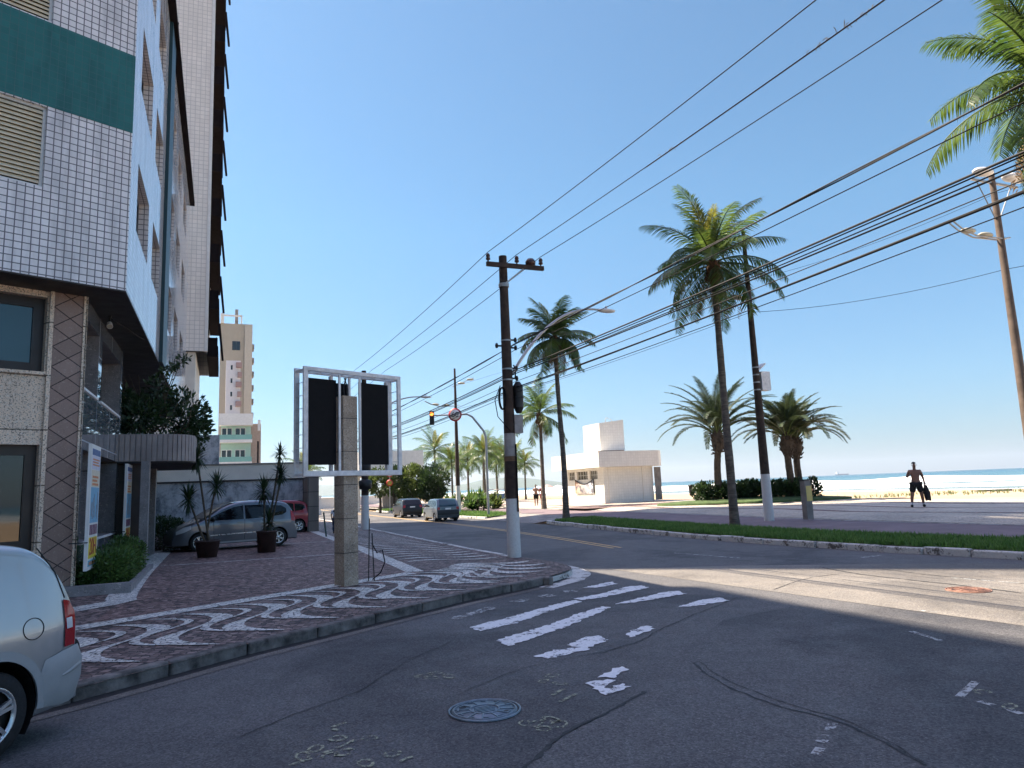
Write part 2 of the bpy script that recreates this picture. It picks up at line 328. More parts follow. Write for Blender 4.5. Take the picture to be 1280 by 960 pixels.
M['silver']=carpaint('silver_car_paint',(.44,.45,.46),.6); M['silver_grey']=carpaint('grey_car_paint',(.15,.16,.185),.6); M['red_car']=carpaint('red_car_paint',(.28,.010,.022),.2); M['dark_car']=carpaint('black_car_paint',(.010,.009,.011),.1); M['dark_car'].node_tree.nodes['Principled BSDF'].inputs['Coat Weight'].default_value=.25; M['green_car']=carpaint('bluegrey_car_paint',(.13,.16,.18),.4); M['clad']=plain('grey_cladding',(.33,.335,.34),.5,var=.08,scale=4)
M['dead_leaf']=leafmat('dead_palm_leaf',(.16,.10,.045),(.26,.17,.08),.25,.8)
M['pole_white']=wornpaint('chipped_white_paint',(.72,.71,.69),(.13,.115,.10),.33,3.5,22)
# ================================================================== GROUND AND ROADS
xw=[[(-0.74,10.56),(-0.59,10.23),(-0.09,10.69),(0.53,11.72),(1.05,12.42),(0.95,12.62),(0.55,12.2),(-0.09,11.32)],[(0.91,12.75),(1.04,12.57),(1.44,12.77),(2.41,13.7),(2.33,14.02),(2.07,13.98),(1.5,13.24)],[(-0.34,9.61),(-0.17,9.2),(-0.02,9.42),(0.28,9.84),(0.69,10.39),(1.07,11.06),(1.43,11.72),(1.33,11.84),(0.83,11.21),(0.46,10.58),(-0.01,9.99)],[(1.53,12.01),(1.91,12.12),(2.44,12.48),(2.89,12.8),(2.83,13.18),(2.56,13.09),(1.97,12.48)],[(0.12,8.62),(0.29,8.47),(0.8,8.86),(0.71,8.98),(0.38,8.89)],[(0.54,9.13),(0.78,8.93),(1.09,9.34),(1.0,9.6),(0.84,9.56)],[(1.37,9.7),(1.37,9.42),(1.78,9.91),(1.75,10.16),(1.55,9.99)],[(2.45,11.5),(2.81,11.56),(3.38,11.91),(3.31,12.25),(3.0,12.12)],[(0.76,7.61),(0.89,7.55),(1.12,7.86),(1.04,8.01),(0.9,7.82)],[(0.62,7.4),(0.74,6.99),(1.02,7.21),(0.95,7.35),(0.81,7.16),(0.76,7.26),(0.9,7.44),(0.84,7.51)],[(1.19,14.04),(1.48,13.96),(1.91,14.38),(1.85,14.73),(1.54,14.41)],[(-1.13,11.32),(-0.95,11.21),(-0.41,12.07),(-0.55,12.24),(-0.88,11.67)],[(-0.19,12.73),(-0.04,12.55),(0.2,12.78),(0.06,12.98)],[(0.31,13.23),(0.4,13.01),(0.67,13.13),(0.51,13.38)],[(0.79,13.72),(0.82,13.5),(1.06,13.57),(0.95,13.82)]]
patch=[(-0.11,5.13),(-0.01,5.35),(0.3,5.94),(0.55,6.24),(1.13,7.04),(1.82,8.57),(2.84,10.35),(4.26,11.24),(5.11,9.86),(5.81,8.47),(3.32,4.73)]
crack1=[(-0.11,5.13),(-0.01,5.35),(0.2,5.77),(0.3,5.94),(0.55,6.24),(0.83,6.59),(1.13,7.04)]
crack2=[(1.84,8.03),(1.85,7.64),(1.94,7.14),(2.08,6.73),(2.27,6.36),(2.43,6.1),(2.52,5.93),(2.56,5.6),(2.6,5.31),(2.61,5.07)]
crack3=[(4.46,12.86),(5.16,13.7),(5.75,14.3),(6.37,14.52)]
tar1=[(6.48,15.65),(6.67,14.29),(7.1,13.29),(7.53,12.47),(7.91,11.54)]
tar2=[(7.43,14.97),(7.73,13.99),(8.54,12.43)]
marks=[[(2.44,5.97),(2.33,5.8)],[(2.22,5.7),(2.28,5.66)],[(2.16,5.62),(2.22,5.57)],[(2.12,5.46),(2.03,5.33)],[(4.18,6.92),(3.77,6.5)],[(3.85,6.36),(3.9,6.22)],[(3.93,6.16),(3.96,6.0)],[(4.8,9.13),(4.84,8.59)],[(7.89,13.42),(8.5,12.51)],[(5.63,10.44),(5.79,10.26)]]
ell=[(4.04,6.61),(4.0,6.2),(-1.7,5.72),(-1.64,5.86),(-1.52,6.08),(-1.49,5.71),(-1.39,5.76),(-1.26,6.05),(-1.01,5.69),(-1.18,5.52),(-0.97,7.84),(-0.95,8.03),(-1.07,7.95),(-0.8,7.88),(0.09,6.25),(0.22,6.34),(0.15,6.11),(0.28,6.21),(-0.01,6.26),(0.36,7.43),(0.29,7.74),(0.2,7.54)]
strokes=[[(-1.74,5.53),(-1.61,5.66)],[(-1.66,6.34),(-1.55,6.47)],[(-1.66,6.34),(-1.56,6.27)],[(-1.48,5.86),(-1.37,6.02)],[(-0.93,5.52),(-0.85,5.62)],[(-1.6,5.74),(-1.47,5.82)],[(0.26,7.03),(0.38,7.23)],[(0.32,6.82),(0.49,7.05)]]
def lineN(P):
    out=[]
    for i in range(len(P)):
        a=Vector(P[max(i-1,0)]).to_2d(); b=Vector(P[min(i+1,len(P)-1)]).to_2d(); t=(b-a).normalized(); out.append(Vector((-t.y,t.x)))
    return out
def ribbon(mb,P,o0,o1,z0,z1=None,mi=0):          # strip left of a polyline between two offsets
    z1=z0 if z1 is None else z1; N=lineN(P); f0=z0 if callable(z0) else (lambda x,y:z0); f1=z1 if callable(z1) else (lambda x,y:z1)
    A=[];B=[]
    for p,n in zip(P,N):
        a=Vector((p[0],p[1]))+n*o0; b=Vector((p[0],p[1]))+n*o1; A.append((a.x,a.y,f0(a.x,a.y))); B.append((b.x,b.y,f1(b.x,b.y)))
    mb.strip(B,A,mi)
def resample(P,step):
    P=[Vector((p[0],p[1])) for p in P]; out=[P[0]]
    for a,b in zip(P,P[1:]):
        k=max(1,int(round((b-a).length/step)))
        out+=[a.lerp(b,(i+1)/k) for i in range(k)]
    return out
def smoothpl(P,it=2):
    P=[Vector((p[0],p[1])) for p in P]
    for _ in range(it):
        Q=[P[0]]
        for a,b in zip(P,P[1:]): Q+=[a.lerp(b,.25),a.lerp(b,.75)]
        P=Q+[P[-1]]
    return P
R0=random.Random(5)
mb=MB(); mb.sheet([NS(-420,-150),NS(15.9,-150),NS(15.9,-5),NS(15.6,60),NS(16,420),NS(-420,420)],0.)
setting('road',mb,M['asphalt'])
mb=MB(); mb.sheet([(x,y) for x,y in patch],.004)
# dark patch first, then the pale sheet where the side street meets the avenue
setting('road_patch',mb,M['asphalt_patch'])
mb=MB(); mb.sheet([(2.1,16.9),(3.5,14.3),(4.9,11.7),(6.2,9.3),(7.7,6.3),(9,3.5),(16.,3.5),(16.,9.2),(9.9,15.2),(7.6,15.9),(5.,16.6)],.0035); setting('painted_sunlit_strip',mb,M['asphalt_sun_gutter'])  # sunlight painted into the road colour, cut along the shadow edge
# beach profile and sea
prof=[(14.5,-.6),(15.7,-.35),(35.3,.30),(35.6,.40),(42,.34),(58,-.1),(80,-.55),(104,-1.0),(125,-1.5),(170,-3.5)]
mb=MB(); ss=[-260,-120,-40,0,20,40,60,80,110,150,220,400,900,2200]
RB=random.Random(3)
mb.grid([[tuple(NS(n,s,z+(RB.uniform(-.03,.03) if 37<n<100 else 0))) for n,z in prof] for s in ss]); mb.sm=[True]*len(mb.f)
mb.f=[f[::-1] for f in mb.f]
setting('beach_sand',mb,M['sand'])
mb=MB(); mb.sheet([NS(98,-9000),NS(15000,-2000),NS(15000,17000),NS(98,17000)],-1.02)
# sea: foam bands follow the distance from the shore line
m,nt,b=newmat('sea_water'); N=NT(nt); tc=N.n('ShaderNodeTexCoord'); mp=N.n('ShaderNodeMapping'); mp.inputs['Rotation'].default_value=(0,0,-AR); N.l(tc.outputs['Object'],mp.inputs[0])
sx=N.n('ShaderNodeSeparateXYZ'); N.l(mp.outputs[0],sx.inputs[0])
sc=N.n('ShaderNodeMapping'); sc.inputs['Scale'].default_value=(.055,.012,1); N.l(mp.outputs[0],sc.inputs[0])
f1=N.noise(sc.outputs[0],1.,8,.62,.8)
sc2=N.n('ShaderNodeMapping'); sc2.inputs['Scale'].default_value=(.35,.09,1); N.l(mp.outputs[0],sc2.inputs[0]); f2=N.noise(sc2.outputs[0],1.,6,.65)
d=N.n('ShaderNodeMapRange'); d.inputs['From Min'].default_value=100; d.inputs['From Max'].default_value=330; N.l(sx.outputs[0],d.inputs['Value'])
thr=N.ramp(d.outputs[0],[(0,(.36,)*3),(.10,(.56,)*3),(.17,(.40,)*3),(.28,(.58,)*3),(.38,(.44,)*3),(.5,(.6,)*3),(.58,(.5,)*3),(.7,(.64,)*3),(.85,(1,)*3)])
k=N.math('ADD',N.math('MULTIPLY',f1,.7),N.math('MULTIPLY',f2,.3)); foam=N.g(N.math('ADD',N.math('SUBTRACT',k,thr),.5),.49,.56)
dd=N.n('ShaderNodeMapRange'); dd.inputs['From Min'].default_value=100; dd.inputs['From Max'].default_value=2500; N.l(sx.outputs[0],dd.inputs['Value'])
wat=N.ramp(dd.outputs[0],[(0,(.16,.19,.17)),(.06,(.07,.15,.17)),(.3,(.03,.10,.14)),(1,(.02,.075,.11))])
N.l(N.mix(foam,wat,(.62,.66,.67)),b.inputs['Base Color']); N.l(N.mix(foam,(.25,)*3,(.9,)*3),b.inputs['Roughness'])
N.l(N.bump(f2,.5,.6),b.inputs['Normal']); b.inputs['Specular IOR Level'].default_value=.3
setting('sea',mb,m)
# breaking wave crests: long low rolls of foam
for n,s0,s1,h in ((124,-60,160,.9),(150,40,420,1.1),(176,-120,90,1.3),(182,120,600,1.2),(212,-200,300,1.5),(236,60,800,1.4),(262,-100,420,1.4)):
    mb=MB(); rows=[]; L=s1-s0; kk=int(L/5)
    for i in range(kk+1):
        s=s0+L*i/kk; e=max(0,math.sin(PI*i/kk))**.4*(.55+.45*math.sin(i*.37+n)*math.sin(i*.13)); hh=h*max(.04,e); o=3*math.sin(i*.11+n)+R0.uniform(-.6,.6)
        rows.append([tuple(NS(n+o+a,s,-1.06+hh*c)) for a,c in ((-2.2,0),(-1.4,.55),(-.5,1),(.6,.85),(2.0,.35),(3.6,0))])
    mb.grid(rows); w=setting('breaking_wave',mb,M['wavefoam'] if 'wavefoam' in M else M.setdefault('wavefoam',plain('wave_foam',(.72,.74,.74),.8,var=.12,scale=.4,bump=.4,bscale=2)),kind='structure')
# ---- pavement block (two sloping planes meeting on a ridge)
kerbS=[(-16,-9),(-9.1,.9),(-4.5,7.42),(-3.45,9.3),(-2.2,11.12),(-1.,12.86),(-.16,13.85),(.55,14.78),(.98,15.55)]
kerbC=smoothpl([(.98,15.55),(1.22,16.25),(1.0,17.5),(.45,18.55)],2)
kerbA=[tuple(NS(7.25,s).to_2d()) for s in (18.6,30,45,70,110,300)]
ridge=(-14.6,17.4); mid=len(kerbC)//2
kl=[Vector(p) for p in kerbS]+kerbC[1:]+[Vector(p) for p in kerbA]
cut=len(kerbS)-1+mid
polyB=[ridge]+[tuple(p) for p in kl[:cut+1]][::-1]+[(-27.4,-.9)]
polyA=[tuple(p) for p in kl[cut:]]+[tuple(NS(-6.9,300).to_2d()),ridge]
mb=MB(); mb.sheet(polyA,zs); mb.sheet(polyB[::-1],zs); setting('pavement',mb,M['cobble'])
def clip(poly,side):
    f=lambda p:((7.1-(p[0]*UN[0]+p[1]*UN[1]))-(-(p[0]+4.5)*.817+(p[1]-7.42)*.576))*side
    out=[]
    for a,b in zip(poly,poly[1:]+poly[:1]):
        fa,fb=f(a),f(b)
        if fa>=0: out.append(a)
        if fa*fb<0:
            t=fa/(fa-fb); out.append((a[0]+(b[0]-a[0])*t,a[1]+(b[1]-a[1])*t))
    return out
def drape(mb,poly,off,mi=0):
    for sd in (1,-1):
        q=clip([(p[0],p[1]) for p in poly],sd)
        if len(q)>2: mb.sheet(q,lambda x,y:zs(x,y)+off,mi)
p2=lambda n,s: tuple(NS(n,s).to_2d())
mb=MB(); drape(mb,[p2(4.15,15.7),p2(4.3,38.9),p2(-1.6,38.9),p2(-1.6,14.5),(-6.35,10.75)],.004); setting('parking_forecourt',mb,M['cobble_red'])
# white mosaic lines, walkway border and bay lines
mb=MB()
def zline(P,w,off=.008,step=.6):
    P=resample(P,step); N_=lineN(P)
    mb.strip([(p.x-n.x*w/2,p.y-n.y*w/2,zs(p.x-n.x*w/2,p.y-n.y*w/2)+off) for p,n in zip(P,N_)][::-1],[(p.x+n.x*w/2,p.y+n.y*w/2,zs(p.x+n.x*w/2,p.y+n.y*w/2)+off) for p,n in zip(P,N_)][::-1])
zline([(-10,5.6),(-6.6,10.25),(-2.36,15.9)],.36); zline([p2(3.98,15.75),p2(4.2,23),p2(4.4,60)],.4,.009)
zline(smoothpl([(-9.3,9.5),(-6.9,12.75),p2(-1.74,15.2),p2(-1.78,28.4)],2),.5,.0085)
setting('mosaic_line',mb,M['cobble_white'])
mb=MB(); zline([p2(-1.5,20.9),p2(4.0,22.1)],.10); zline([p2(-1.5,27.1),p2(4.0,28.5)],.10); zline([p2(-1.5,33.5),p2(4.0,34.9)],.10); setting('parking_bay_line',mb,M['kerb_white'])
mb=MB(); drape(mb,[p2(-2.62,20.0),p2(-2.0,20.0),p2(-2.0,28.4),p2(-2.62,28.4)],.007); drape(mb,[p2(-2.0,16.4),p2(-1.99,20.0),p2(-2.62,20.0),p2(-2.62,16.2)],.0075); setting('entrance_walkway',mb,M['granite_rough'])
# waves
mb=MB()
def rung(I,O,A,w0,w1,ph=0.,k=26):
    I=Vector(I); O=Vector(O); d=O-I; sd=Vector((-d.y,d.x)).normalized(); a=[];b=[]
    for i in range(k+1):
        v=i/k; c=I+d*v+sd*A*math.sin(2*PI*v+ph); h=(w0+(w1-w0)*abs(math.sin(2*PI*v+ph))**1.3)/2
        if i in (0,k): h*=.3
        # bulb: shift width towards the crest
        p=c-sd*h; q=c+sd*h; a.append((p.x,p.y,zs(p.x,p.y)+.010)); b.append((q.x,q.y,zs(q.x,q.y)+.010))
    mb.strip(b,a)
sd=Vector((.576,.817)); nd=Vector((-.817,.576)); base=Vector((-4.5,7.42))
for i in range(-7,10):
    t=i*.98+.4; p=base+sd*t; rung(p+nd*3.05+sd*.45,p+nd*.5-sd*.45,.50,.08,.31); q_=base+sd*(t+.49); rung(q_+nd*3.05+sd*.45,q_+nd*.9-sd*.2,.46,.05,.13)
Ic=Vector((-2.15,16.05))
for i,(O) in enumerate([(-.35,14.3),(.1,15.0),(.5,15.7),(.72,16.5),(.6,17.3),(.25,18.1)]):
    O=Vector(O); I=Ic+Vector((-.25+.1*i,.2*i)) ; rung(I+(O-I)*.12,O,.36-.02*i,.09,.34)
for i in range(62):
    s=18.1+i*.78; rung(p2(4.35,s+.1),p2(6.85,s),.24 if i<40 else .14,.09,.24)
setting('wave_mosaic',mb,M['cobble_white'])
# ---- kerbs
def kerbstones(mb,P,w,zt,zb,stone=1.0,gap=.02,jit=.012,side=1):
    P=resample(P,stone); rr=random.Random(11)
    for a,b in zip(P,P[1:]):
        t=(b-a); L=t.length; t.normalize(); n=Vector((-t.y,t.x))*side; j=rr.uniform(-jit,jit); dz=rr.uniform(-jit,jit)
        c=(a+b)/2+n*(w/2+j); z1=zt(c.x,c.y)+.006+dz
        mb.obox((c.x,c.y,(z1+zb)/2),((t.x,t.y,0),(n.x,n.y,0),(0,0,1)),(L/2-gap/2,w/2,(z1-zb)/2))
mb=MB(); P=resample(kerbS,1.15)[:-2]; kerbstones(mb,kerbS[:-1]+[(.45,14.65)],.16,lambda x,y:.155,-.03,1.1)
o=setting('kerb',mb,M['kerb']); bevel(o,.025,2)
mb=MB(); kerbstones(mb,[(.47,14.67),(.98,15.55)]+[tuple(p) for p in kerbC[1:]]+kerbA,.16,lambda x,y:.105 if y<19.2 else .15,-.03,.8)
o=setting('corner_kerb',mb,M['kerb_white']); bevel(o,.025,2)
mb=MB(); PP=resample(kerbS,.8); ribbon(mb,PP,-.13,.01,.006,.012); setting('gutter_dirt',mb,M['crack'])
mb=MB(); ribbon(mb,PP,-.30,-.131,.0055); setting('gutter',mb,M['asphalt_sun_gutter'])
mb=MB(); PP=[(.3,14.4),(.98,15.4)]+[tuple(p) for p in kerbC[1:]]+[p2(7.28,19.5),p2(7.28,22)]; ribbon(mb,PP,-.42,.02,.007); setting('painted_gutter',mb,M['kerb_white'])
# ---- beach side
Kb=[(24,-3.),(17,6.4),(13.,12.2),(10.76,15.57),(9.05,18.25),(7.7,20.8),(6.51,23.44),(4.75,28.2),(2.9,34.),(1.75,37.9)]
Kb2=[p2(16.0,44.5),p2(15.6,50),p2(15.4,60),p2(15.5,78)]
Kall=Kb[:-1]+[p2(16.2,40),p2(16,45),p2(15.8,60),p2(15.8,120)]
kback=[tuple(NS(18.,s).to_2d()) for s in (46,60,80)]
mb=MB()
ribbon(mb,Kb,-.18,-2.35,.16,.20); mb.f=[f[::-1] for f in mb.f]
q=[(p[0],p[1]) for p in Kb2]; ribbon(mb,q,-.16,-2.6,.15,.26); 
setting('verge_soil',mb,M['soil'])
mb=MB(); kerbstones(mb,Kb,.18,lambda x,y:.155,-.03,.95,.025,.02,side=-1); kerbstones(mb,[Kb[-1],(1.55,39.0),(1.9,39.6)],.18,lambda x,y:.14,-.03,.6,.02,.02,side=-1); kerbstones(mb,Kb2,.16,lambda x,y:.14,-.03,1.,.03,.015,side=-1)
o=setting('verge_kerb',mb,M['kerb_white']); bevel(o,.03,2)
mb=MB(); ribbon(mb,Kall,-2.36,-6.3,.27,.33); setting('bike_path',mb,M['bike'])
mb=MB(); ribbon(mb,Kall,-5.75,-5.88,.331,.333); setting('bike_path_edge_line',mb,M['kerb_white'])
mb=MB(); ribbon(mb,Kall,-2.45,-2.36,.275,.02); ribbon(mb,[p2(16,36),p2(16,46)],.3,-2.37,.012,.27); setting('bike_path_apron',mb,M['concrete_grey'])
mb=MB(); A=[];B=[];C=[]
for x,y in Kall:
    n,s=toNS(x,y); a=NS(n+6.0,s+ (0 if s>15 else -1.5),.34); A.append(tuple(a)); B.append(tuple(NS(n+7.2,s,.45))); C.append(tuple(NS(35.6,s,.45)))
mb.strip(A,B); mb.strip(B,C); mb.strip(C,[(p[0]+UN[0]*.25,p[1]+UN[1]*.25,.1) for p in C])
o=setting('plaza',mb,M['plaza'])
mb=MB()
for nn,w in ((24.2,.5),(27.8,.35),(31.5,.5)):
    mb.strip([tuple(NS(nn+.5*math.sin(s*.5),s,.4545)) for s in range(-5,100,1)],[tuple(NS(nn+w+.5*math.sin(s*.5+.4),s,.4545)) for s in range(-5,100,1)])
mb.sheet([NS(21.5,41),NS(35.4,41),NS(35.4,45),NS(21.5,45.5)],.4565)
setting('plaza_paving_band',mb,M['cobble_red'])
# ---- road markings
mb=MB()
def ragged(poly,z):
    P=[Vector(p) for p in poly]; out=[]; rr=random.Random(int(abs(poly[0][0])*1000))
    for a,b in zip(P,P[1:]+P[:1]):
        k=max(1,int((b-a).length/.05)); t=(b-a); n=Vector((-t.y,t.x)).normalized()
        out+=[tuple(a+t*(i/k)+n*rr.uniform(-.03,.03)) for i in range(k)]
    mb.sheet(out,z)
for p in xw[:4]+xw[5:10]+xw[10:11]: ragged(p,.008)
ragged(xw[4],.0082); ragged(xw[2],.0083) if False else None
setting('crosswalk_marking',mb,M['paint'])
mb=MB()
for p in xw[11:]: ragged(p,.0085)
for k,l in enumerate(marks):
    a,b=Vector(l[0]),Vector(l[1]); t=(b-a).normalized(); n=Vector((-t.y,t.x))*.035; mb.sheet([tuple(a-n),tuple(b-n),tuple(b+n),tuple(a+n)],.0085)
mb.sheet([(4.25,20.0),(4.33,20.05),(5.55,18.1),(5.45,18.05)],.0085); mb.sheet([(8.1,17.1),(8.7,17.4),(8.68,17.52),(8.05,17.25)],.0085)
setting('faded_road_marking',mb,M['paint_faint'])
mb=MB()
for o_ in (-.16,.10):
    P=smoothpl([(3.05,22.3),(1.6,27.2),(-.3,33.0),(-3.1,41),(-7.5,51.2),(-30,107),(-90,255)],2); ribbon(mb,P,o_,o_+.10,.0085)
setting('centre_line',mb,M['paint_yellow'])
mb=MB(); rr=random.Random(8)
for (x,y) in ell:
    a=.10*rr.uniform(.7,1.1); b_=.065*rr.uniform(.8,1.2); th=rr.uniform(0,3); k=14; A=[];B=[]
    for j in range(k+1):
        u=2*PI*j/k; c,s_=math.cos(u),math.sin(u)
        for L,f in ((A,1.),(B,.62)):
            px,py=a*f*c,b_*f*s_; L.append((x+px*math.cos(th)-py*math.sin(th),y+px*math.sin(th)+py*math.cos(th),.0087))
    mb.strip(A,B)
for a,b in strokes:
    a=Vector(a);b=Vector(b); t=(b-a).normalized(); n=Vector((-t.y,t.x))*.02; mb.sheet([tuple(a-n),tuple(b-n),tuple(b+n),tuple(a+n)],.0086)
setting('faint_survey_mark',mb,M['paint_mark'])
mb=MB(); rr=random.Random(4)
def crackline(P,w,z=.0075):
    P=resample(P,.06); N_=lineN(P); o=0;A=[];B=[]
    for p,n in zip(P,N_):
        o+=rr.uniform(-.014,.014); o*=.93; ww=w*rr.uniform(.3,1.3)/2; A.append((p.x+n.x*(o-ww),p.y+n.y*(o-ww),z)); B.append((p.x+n.x*(o+ww),p.y+n.y*(o+ww),z))
    mb.strip(B,A)
crackline(crack1,.045); crackline(crack2,.03); crackline([(x+.06,y+.05) for x,y in crack2],.014,.0076); crackline(crack3,.02); crackline(tar1,.05,.0077); crackline(tar2,.035,.0078)
crackline([(.9,8.6),(1.4,9.1),(2.2,10.4),(2.9,11.3),(3.6,12.2)],.018); crackline([(-2.4,6.2),(-1.6,7.6),(-1.3,8.8),(-.9,9.6)],.012); crackline([(-.6,7.3),(0,8.1),(1.2,8.9)],.012)
setting('road_crack',mb,M['crack'])
# ---- distant hills
mb=MB(); rr=random.Random(2); rows=[]
def hill(x0,x1,y,h,seed,prof):
    k=60; rows=[]; rg=random.Random(seed); ph=[rg.uniform(0,6) for _ in range(5)]
    for i in range(k+1):
        u=i/k; e=np.interp(u,[p for p,_ in prof],[q for _,q in prof]); e*=1+.06*sum(math.sin(u*(7+6*j)+ph[j])/(j+1) for j in range(5)); x=x0+(x1-x0)*u
        rows.append([(x,y-1200,-3),(x,y-600,h*e*.55),(x,y,h*e),(x,y+900,h*e*.5),(x,y+1800,-3)])
    return rows
mb.grid(hill(-2300,950,9500,170,1,[(0,.1),(.2,.55),(.33,.35),(.5,.5),(.62,.95),(.72,.8),(.85,.45),(1,0)]))
mb.grid(hill(-9000,-1500,12500,330,4,[(0,.8),(.2,1),(.4,.6),(.6,.8),(.8,.5),(1,.1)]))
setting('hills',mb,plain('wooded_hills',(.045,.075,.04),.95,var=.3,scale=.002))
# ================================================================== BUILDINGS
def wall(mb,o,d,L,z0,z1,ops,depth,nrm,mi=0,rmi=1,a0=0.):
    """wall through o (2D) along d, with rectangular openings (a,b,c,e) and reveals; nrm points outwards"""
    o=Vector(o); d=Vector(d); nv=Vector(nrm)
    P=lambda a,z,k=0.: (o.x+d.x*a-nv.x*k,o.y+d.y*a-nv.y*k,z)
    A=sorted({a0,L}|{x for op in ops for x in op[:2]}); Z=sorted({z0,z1}|{x for op in ops for x in op[2:4]})
    flip=(d.x*nv.y-d.y*nv.x)>0
    def q(a,b,c,e,mi):
        mb.add([a,b,c,e],[(3,2,1,0) if flip else (0,1,2,3)],mi)
    for a,b in zip(A,A[1:]):
        for c,e in zip(Z,Z[1:]):
            am,zm=(a+b)/2,(c+e)/2
            if any(x0<am<x1 and y0<zm<y1 for x0,x1,y0,y1 in ops): continue
            q(P(a,c),P(b,c),P(b,e),P(a,e),mi)
    for a,b,c,e in ops:
        q(P(a,c),P(a,c,depth),P(b,c,depth),P(b,c),rmi); q(P(a,e),P(b,e),P(b,e,depth),P(a,e,depth),rmi)
        q(P(a,c),P(a,e),P(a,e,depth),P(a,c,depth),rmi); q(P(b,c),P(b,c,depth),P(b,e,depth),P(b,e),rmi)
def window(parent,o,d,nrm,a,b,c,e,k,fm,gm,mull=1,fw=.07,trans=0.,label=None):
    """frame with mullions and a glass pane at depth k behind the wall face"""
    o=Vector(o); d=Vector(d); nv=Vector(nrm); X=(d.x,d.y,0); Y=(nv.x,nv.y,0); Zv=(0,0,1)
    C=lambda u,z,kk: (o.x+d.x*u-nv.x*kk,o.y+d.y*u-nv.y*kk,z)
    mb=MB()
    for (u0,u1,w0,w1) in [(a,b,c,c+fw),(a,b,e-fw,e),(a,a+fw,c+fw,e-fw),(b-fw,b,c+fw,e-fw)]+[(a+(b-a)*(i+1)/(mull+1)-fw*.4,a+(b-a)*(i+1)/(mull+1)+fw*.4,c+fw,e-fw) for i in range(mull)]:
        mb.obox(C((u0+u1)/2,(w0+w1)/2,k),(X,Y,Zv),((u1-u0)/2,.035,(w1-w0)/2))
    if trans: mb.obox(C((a+b)/2,e-trans,k),(X,Y,Zv),((b-a)/2-fw,.03,fw*.35))
    f=part('window',mb,fm,parent,world=True,label=label)
    g=MB(); g.obox(C((a+b)/2,(c+e)/2,k+.01),(X,Y,Zv),((b-a)/2-fw*.6,.006,(e-c)/2-fw*.6)); part('pane',g,gm,f,world=True)
    return f
W2=(.667,.745); WN=(.745,-.667)
C0=Vector((-7.62,13.68)); G0=Vector((-8.57,13.94))
# ------------------------------------------------ the tiled apartment building on the corner
hb=thing('apartment_building','white tiled apartment building with green band and dark overhang beside the parked silver car','building',(G0.x,G0.y,.25),AR)
rows=[(7.85,9.40),(11.15,12.70),(14.45,15.9)]; cols=[(1.2,3.7),(4.8,7.1),(10.3,12.6),(14.,16.4),(18.,20.6)]
fwin=[(1.52,2.95,7.87,9.48),(1.52,2.95,11.24,12.85),(1.52,2.95,14.5,16.0),(5.,6.6,7.87,9.48),(5.,6.6,11.24,12.85)]
sops=[(a,b,c,e) for a,b in cols for c,e in rows]
TOP=17.4; DEP=14.
mb=MB(); wall(mb,C0,(-W2[0],-W2[1]),20,6.15,TOP,fwin,.16,WN); wall(mb,C0,US,23.5,6.15,TOP,sops,.34,UN)
def q3(mb,P,mi=0): mb.add(P,[tuple(range(len(P)))],mi)
Cend=C0+Vector(US)*23.5; Fend=C0-Vector(W2)*20
bk=[Cend-Vector(UN)*DEP, Fend+Vector((-.667,.745))*0-Vector(UN)*6]
q3(mb,[(Cend.x,Cend.y,6.15),(bk[0].x,bk[0].y,6.15),(bk[0].x,bk[0].y,TOP),(Cend.x,Cend.y,TOP)]); ce2=Cend-Vector(UN)*1.7; q3(mb,[(ce2.x,ce2.y,0),(bk[0].x,bk[0].y,0),(bk[0].x,bk[0].y,6.149),(ce2.x,ce2.y,6.149)]); q3(mb,[(bk[0].x,bk[0].y,0),(bk[1].x,bk[1].y,0),(bk[1].x,bk[1].y,TOP),(bk[0].x,bk[0].y,TOP)]); q3(mb,[(bk[1].x,bk[1].y,0),(Fend.x,Fend.y,0),(Fend.x,Fend.y,TOP),(bk[1].x,bk[1].y,TOP)])
q3(mb,[(C0.x,C0.y,TOP),(Cend.x,Cend.y,TOP),(bk[0].x,bk[0].y,TOP),(bk[1].x,bk[1].y,TOP),(Fend.x,Fend.y,TOP)])
part('upper_wall',mb,[M['tile'],M['tile']],hb,world=True)
mb=MB()
cm={}
def cmat(n,c,r=.5):
    if n not in cm: cm[n]=plain(n,c,r,var=.1,scale=8)
    return cm[n]
def along(o,d,nrm,a,b,c,e,k0,k1,mb,mi=0):
    o=Vector(o);d=Vector(d);nv=Vector(nrm)
    cc=o+d*((a+b)/2)+nv*((k0+k1)/2); mb.obox((cc.x,cc.y,(c+e)/2),((d.x,d.y,0),(nv.x,nv.y,0),(0,0,1)),((b-a)/2,(k1-k0)/2,(e-c)/2),mi)
NW=(-W2[0],-W2[1])
along(C0,NW,WN,.0,20,9.5,11.22,-.02,.008,mb); part('green_band',mb,M['tile_green'],hb,world=True)
mb=MB(); along(C0,US,UN,7.95,9.5,6.15,TOP,-.02,.10,mb); part('green_pilaster',mb,cmat('dark_teal_tile',(.006,.035,.045),.5),hb,world=True)
mb=MB(); e0=C0+Vector(UN)*.9+Vector(WN)*.3; 
mb.prism([tuple(C0+Vector(US)*23.8+Vector(UN)*.22),tuple(C0+Vector(US)*23.8-Vector(UN)*1),tuple(C0-Vector(UN)*1.6+Vector(US)*1),tuple(C0+Vector(UN)*.22-Vector(US)*.2)][::-1],TOP+.02,TOP+.22); part('roof_eave',mb,M['balcony_dark'],hb,world=True)
for a,b,c,e in sops[:]: window(hb,C0,US,UN,a,b,c,e,.28,M['frame_dark'],M['glass'],1)
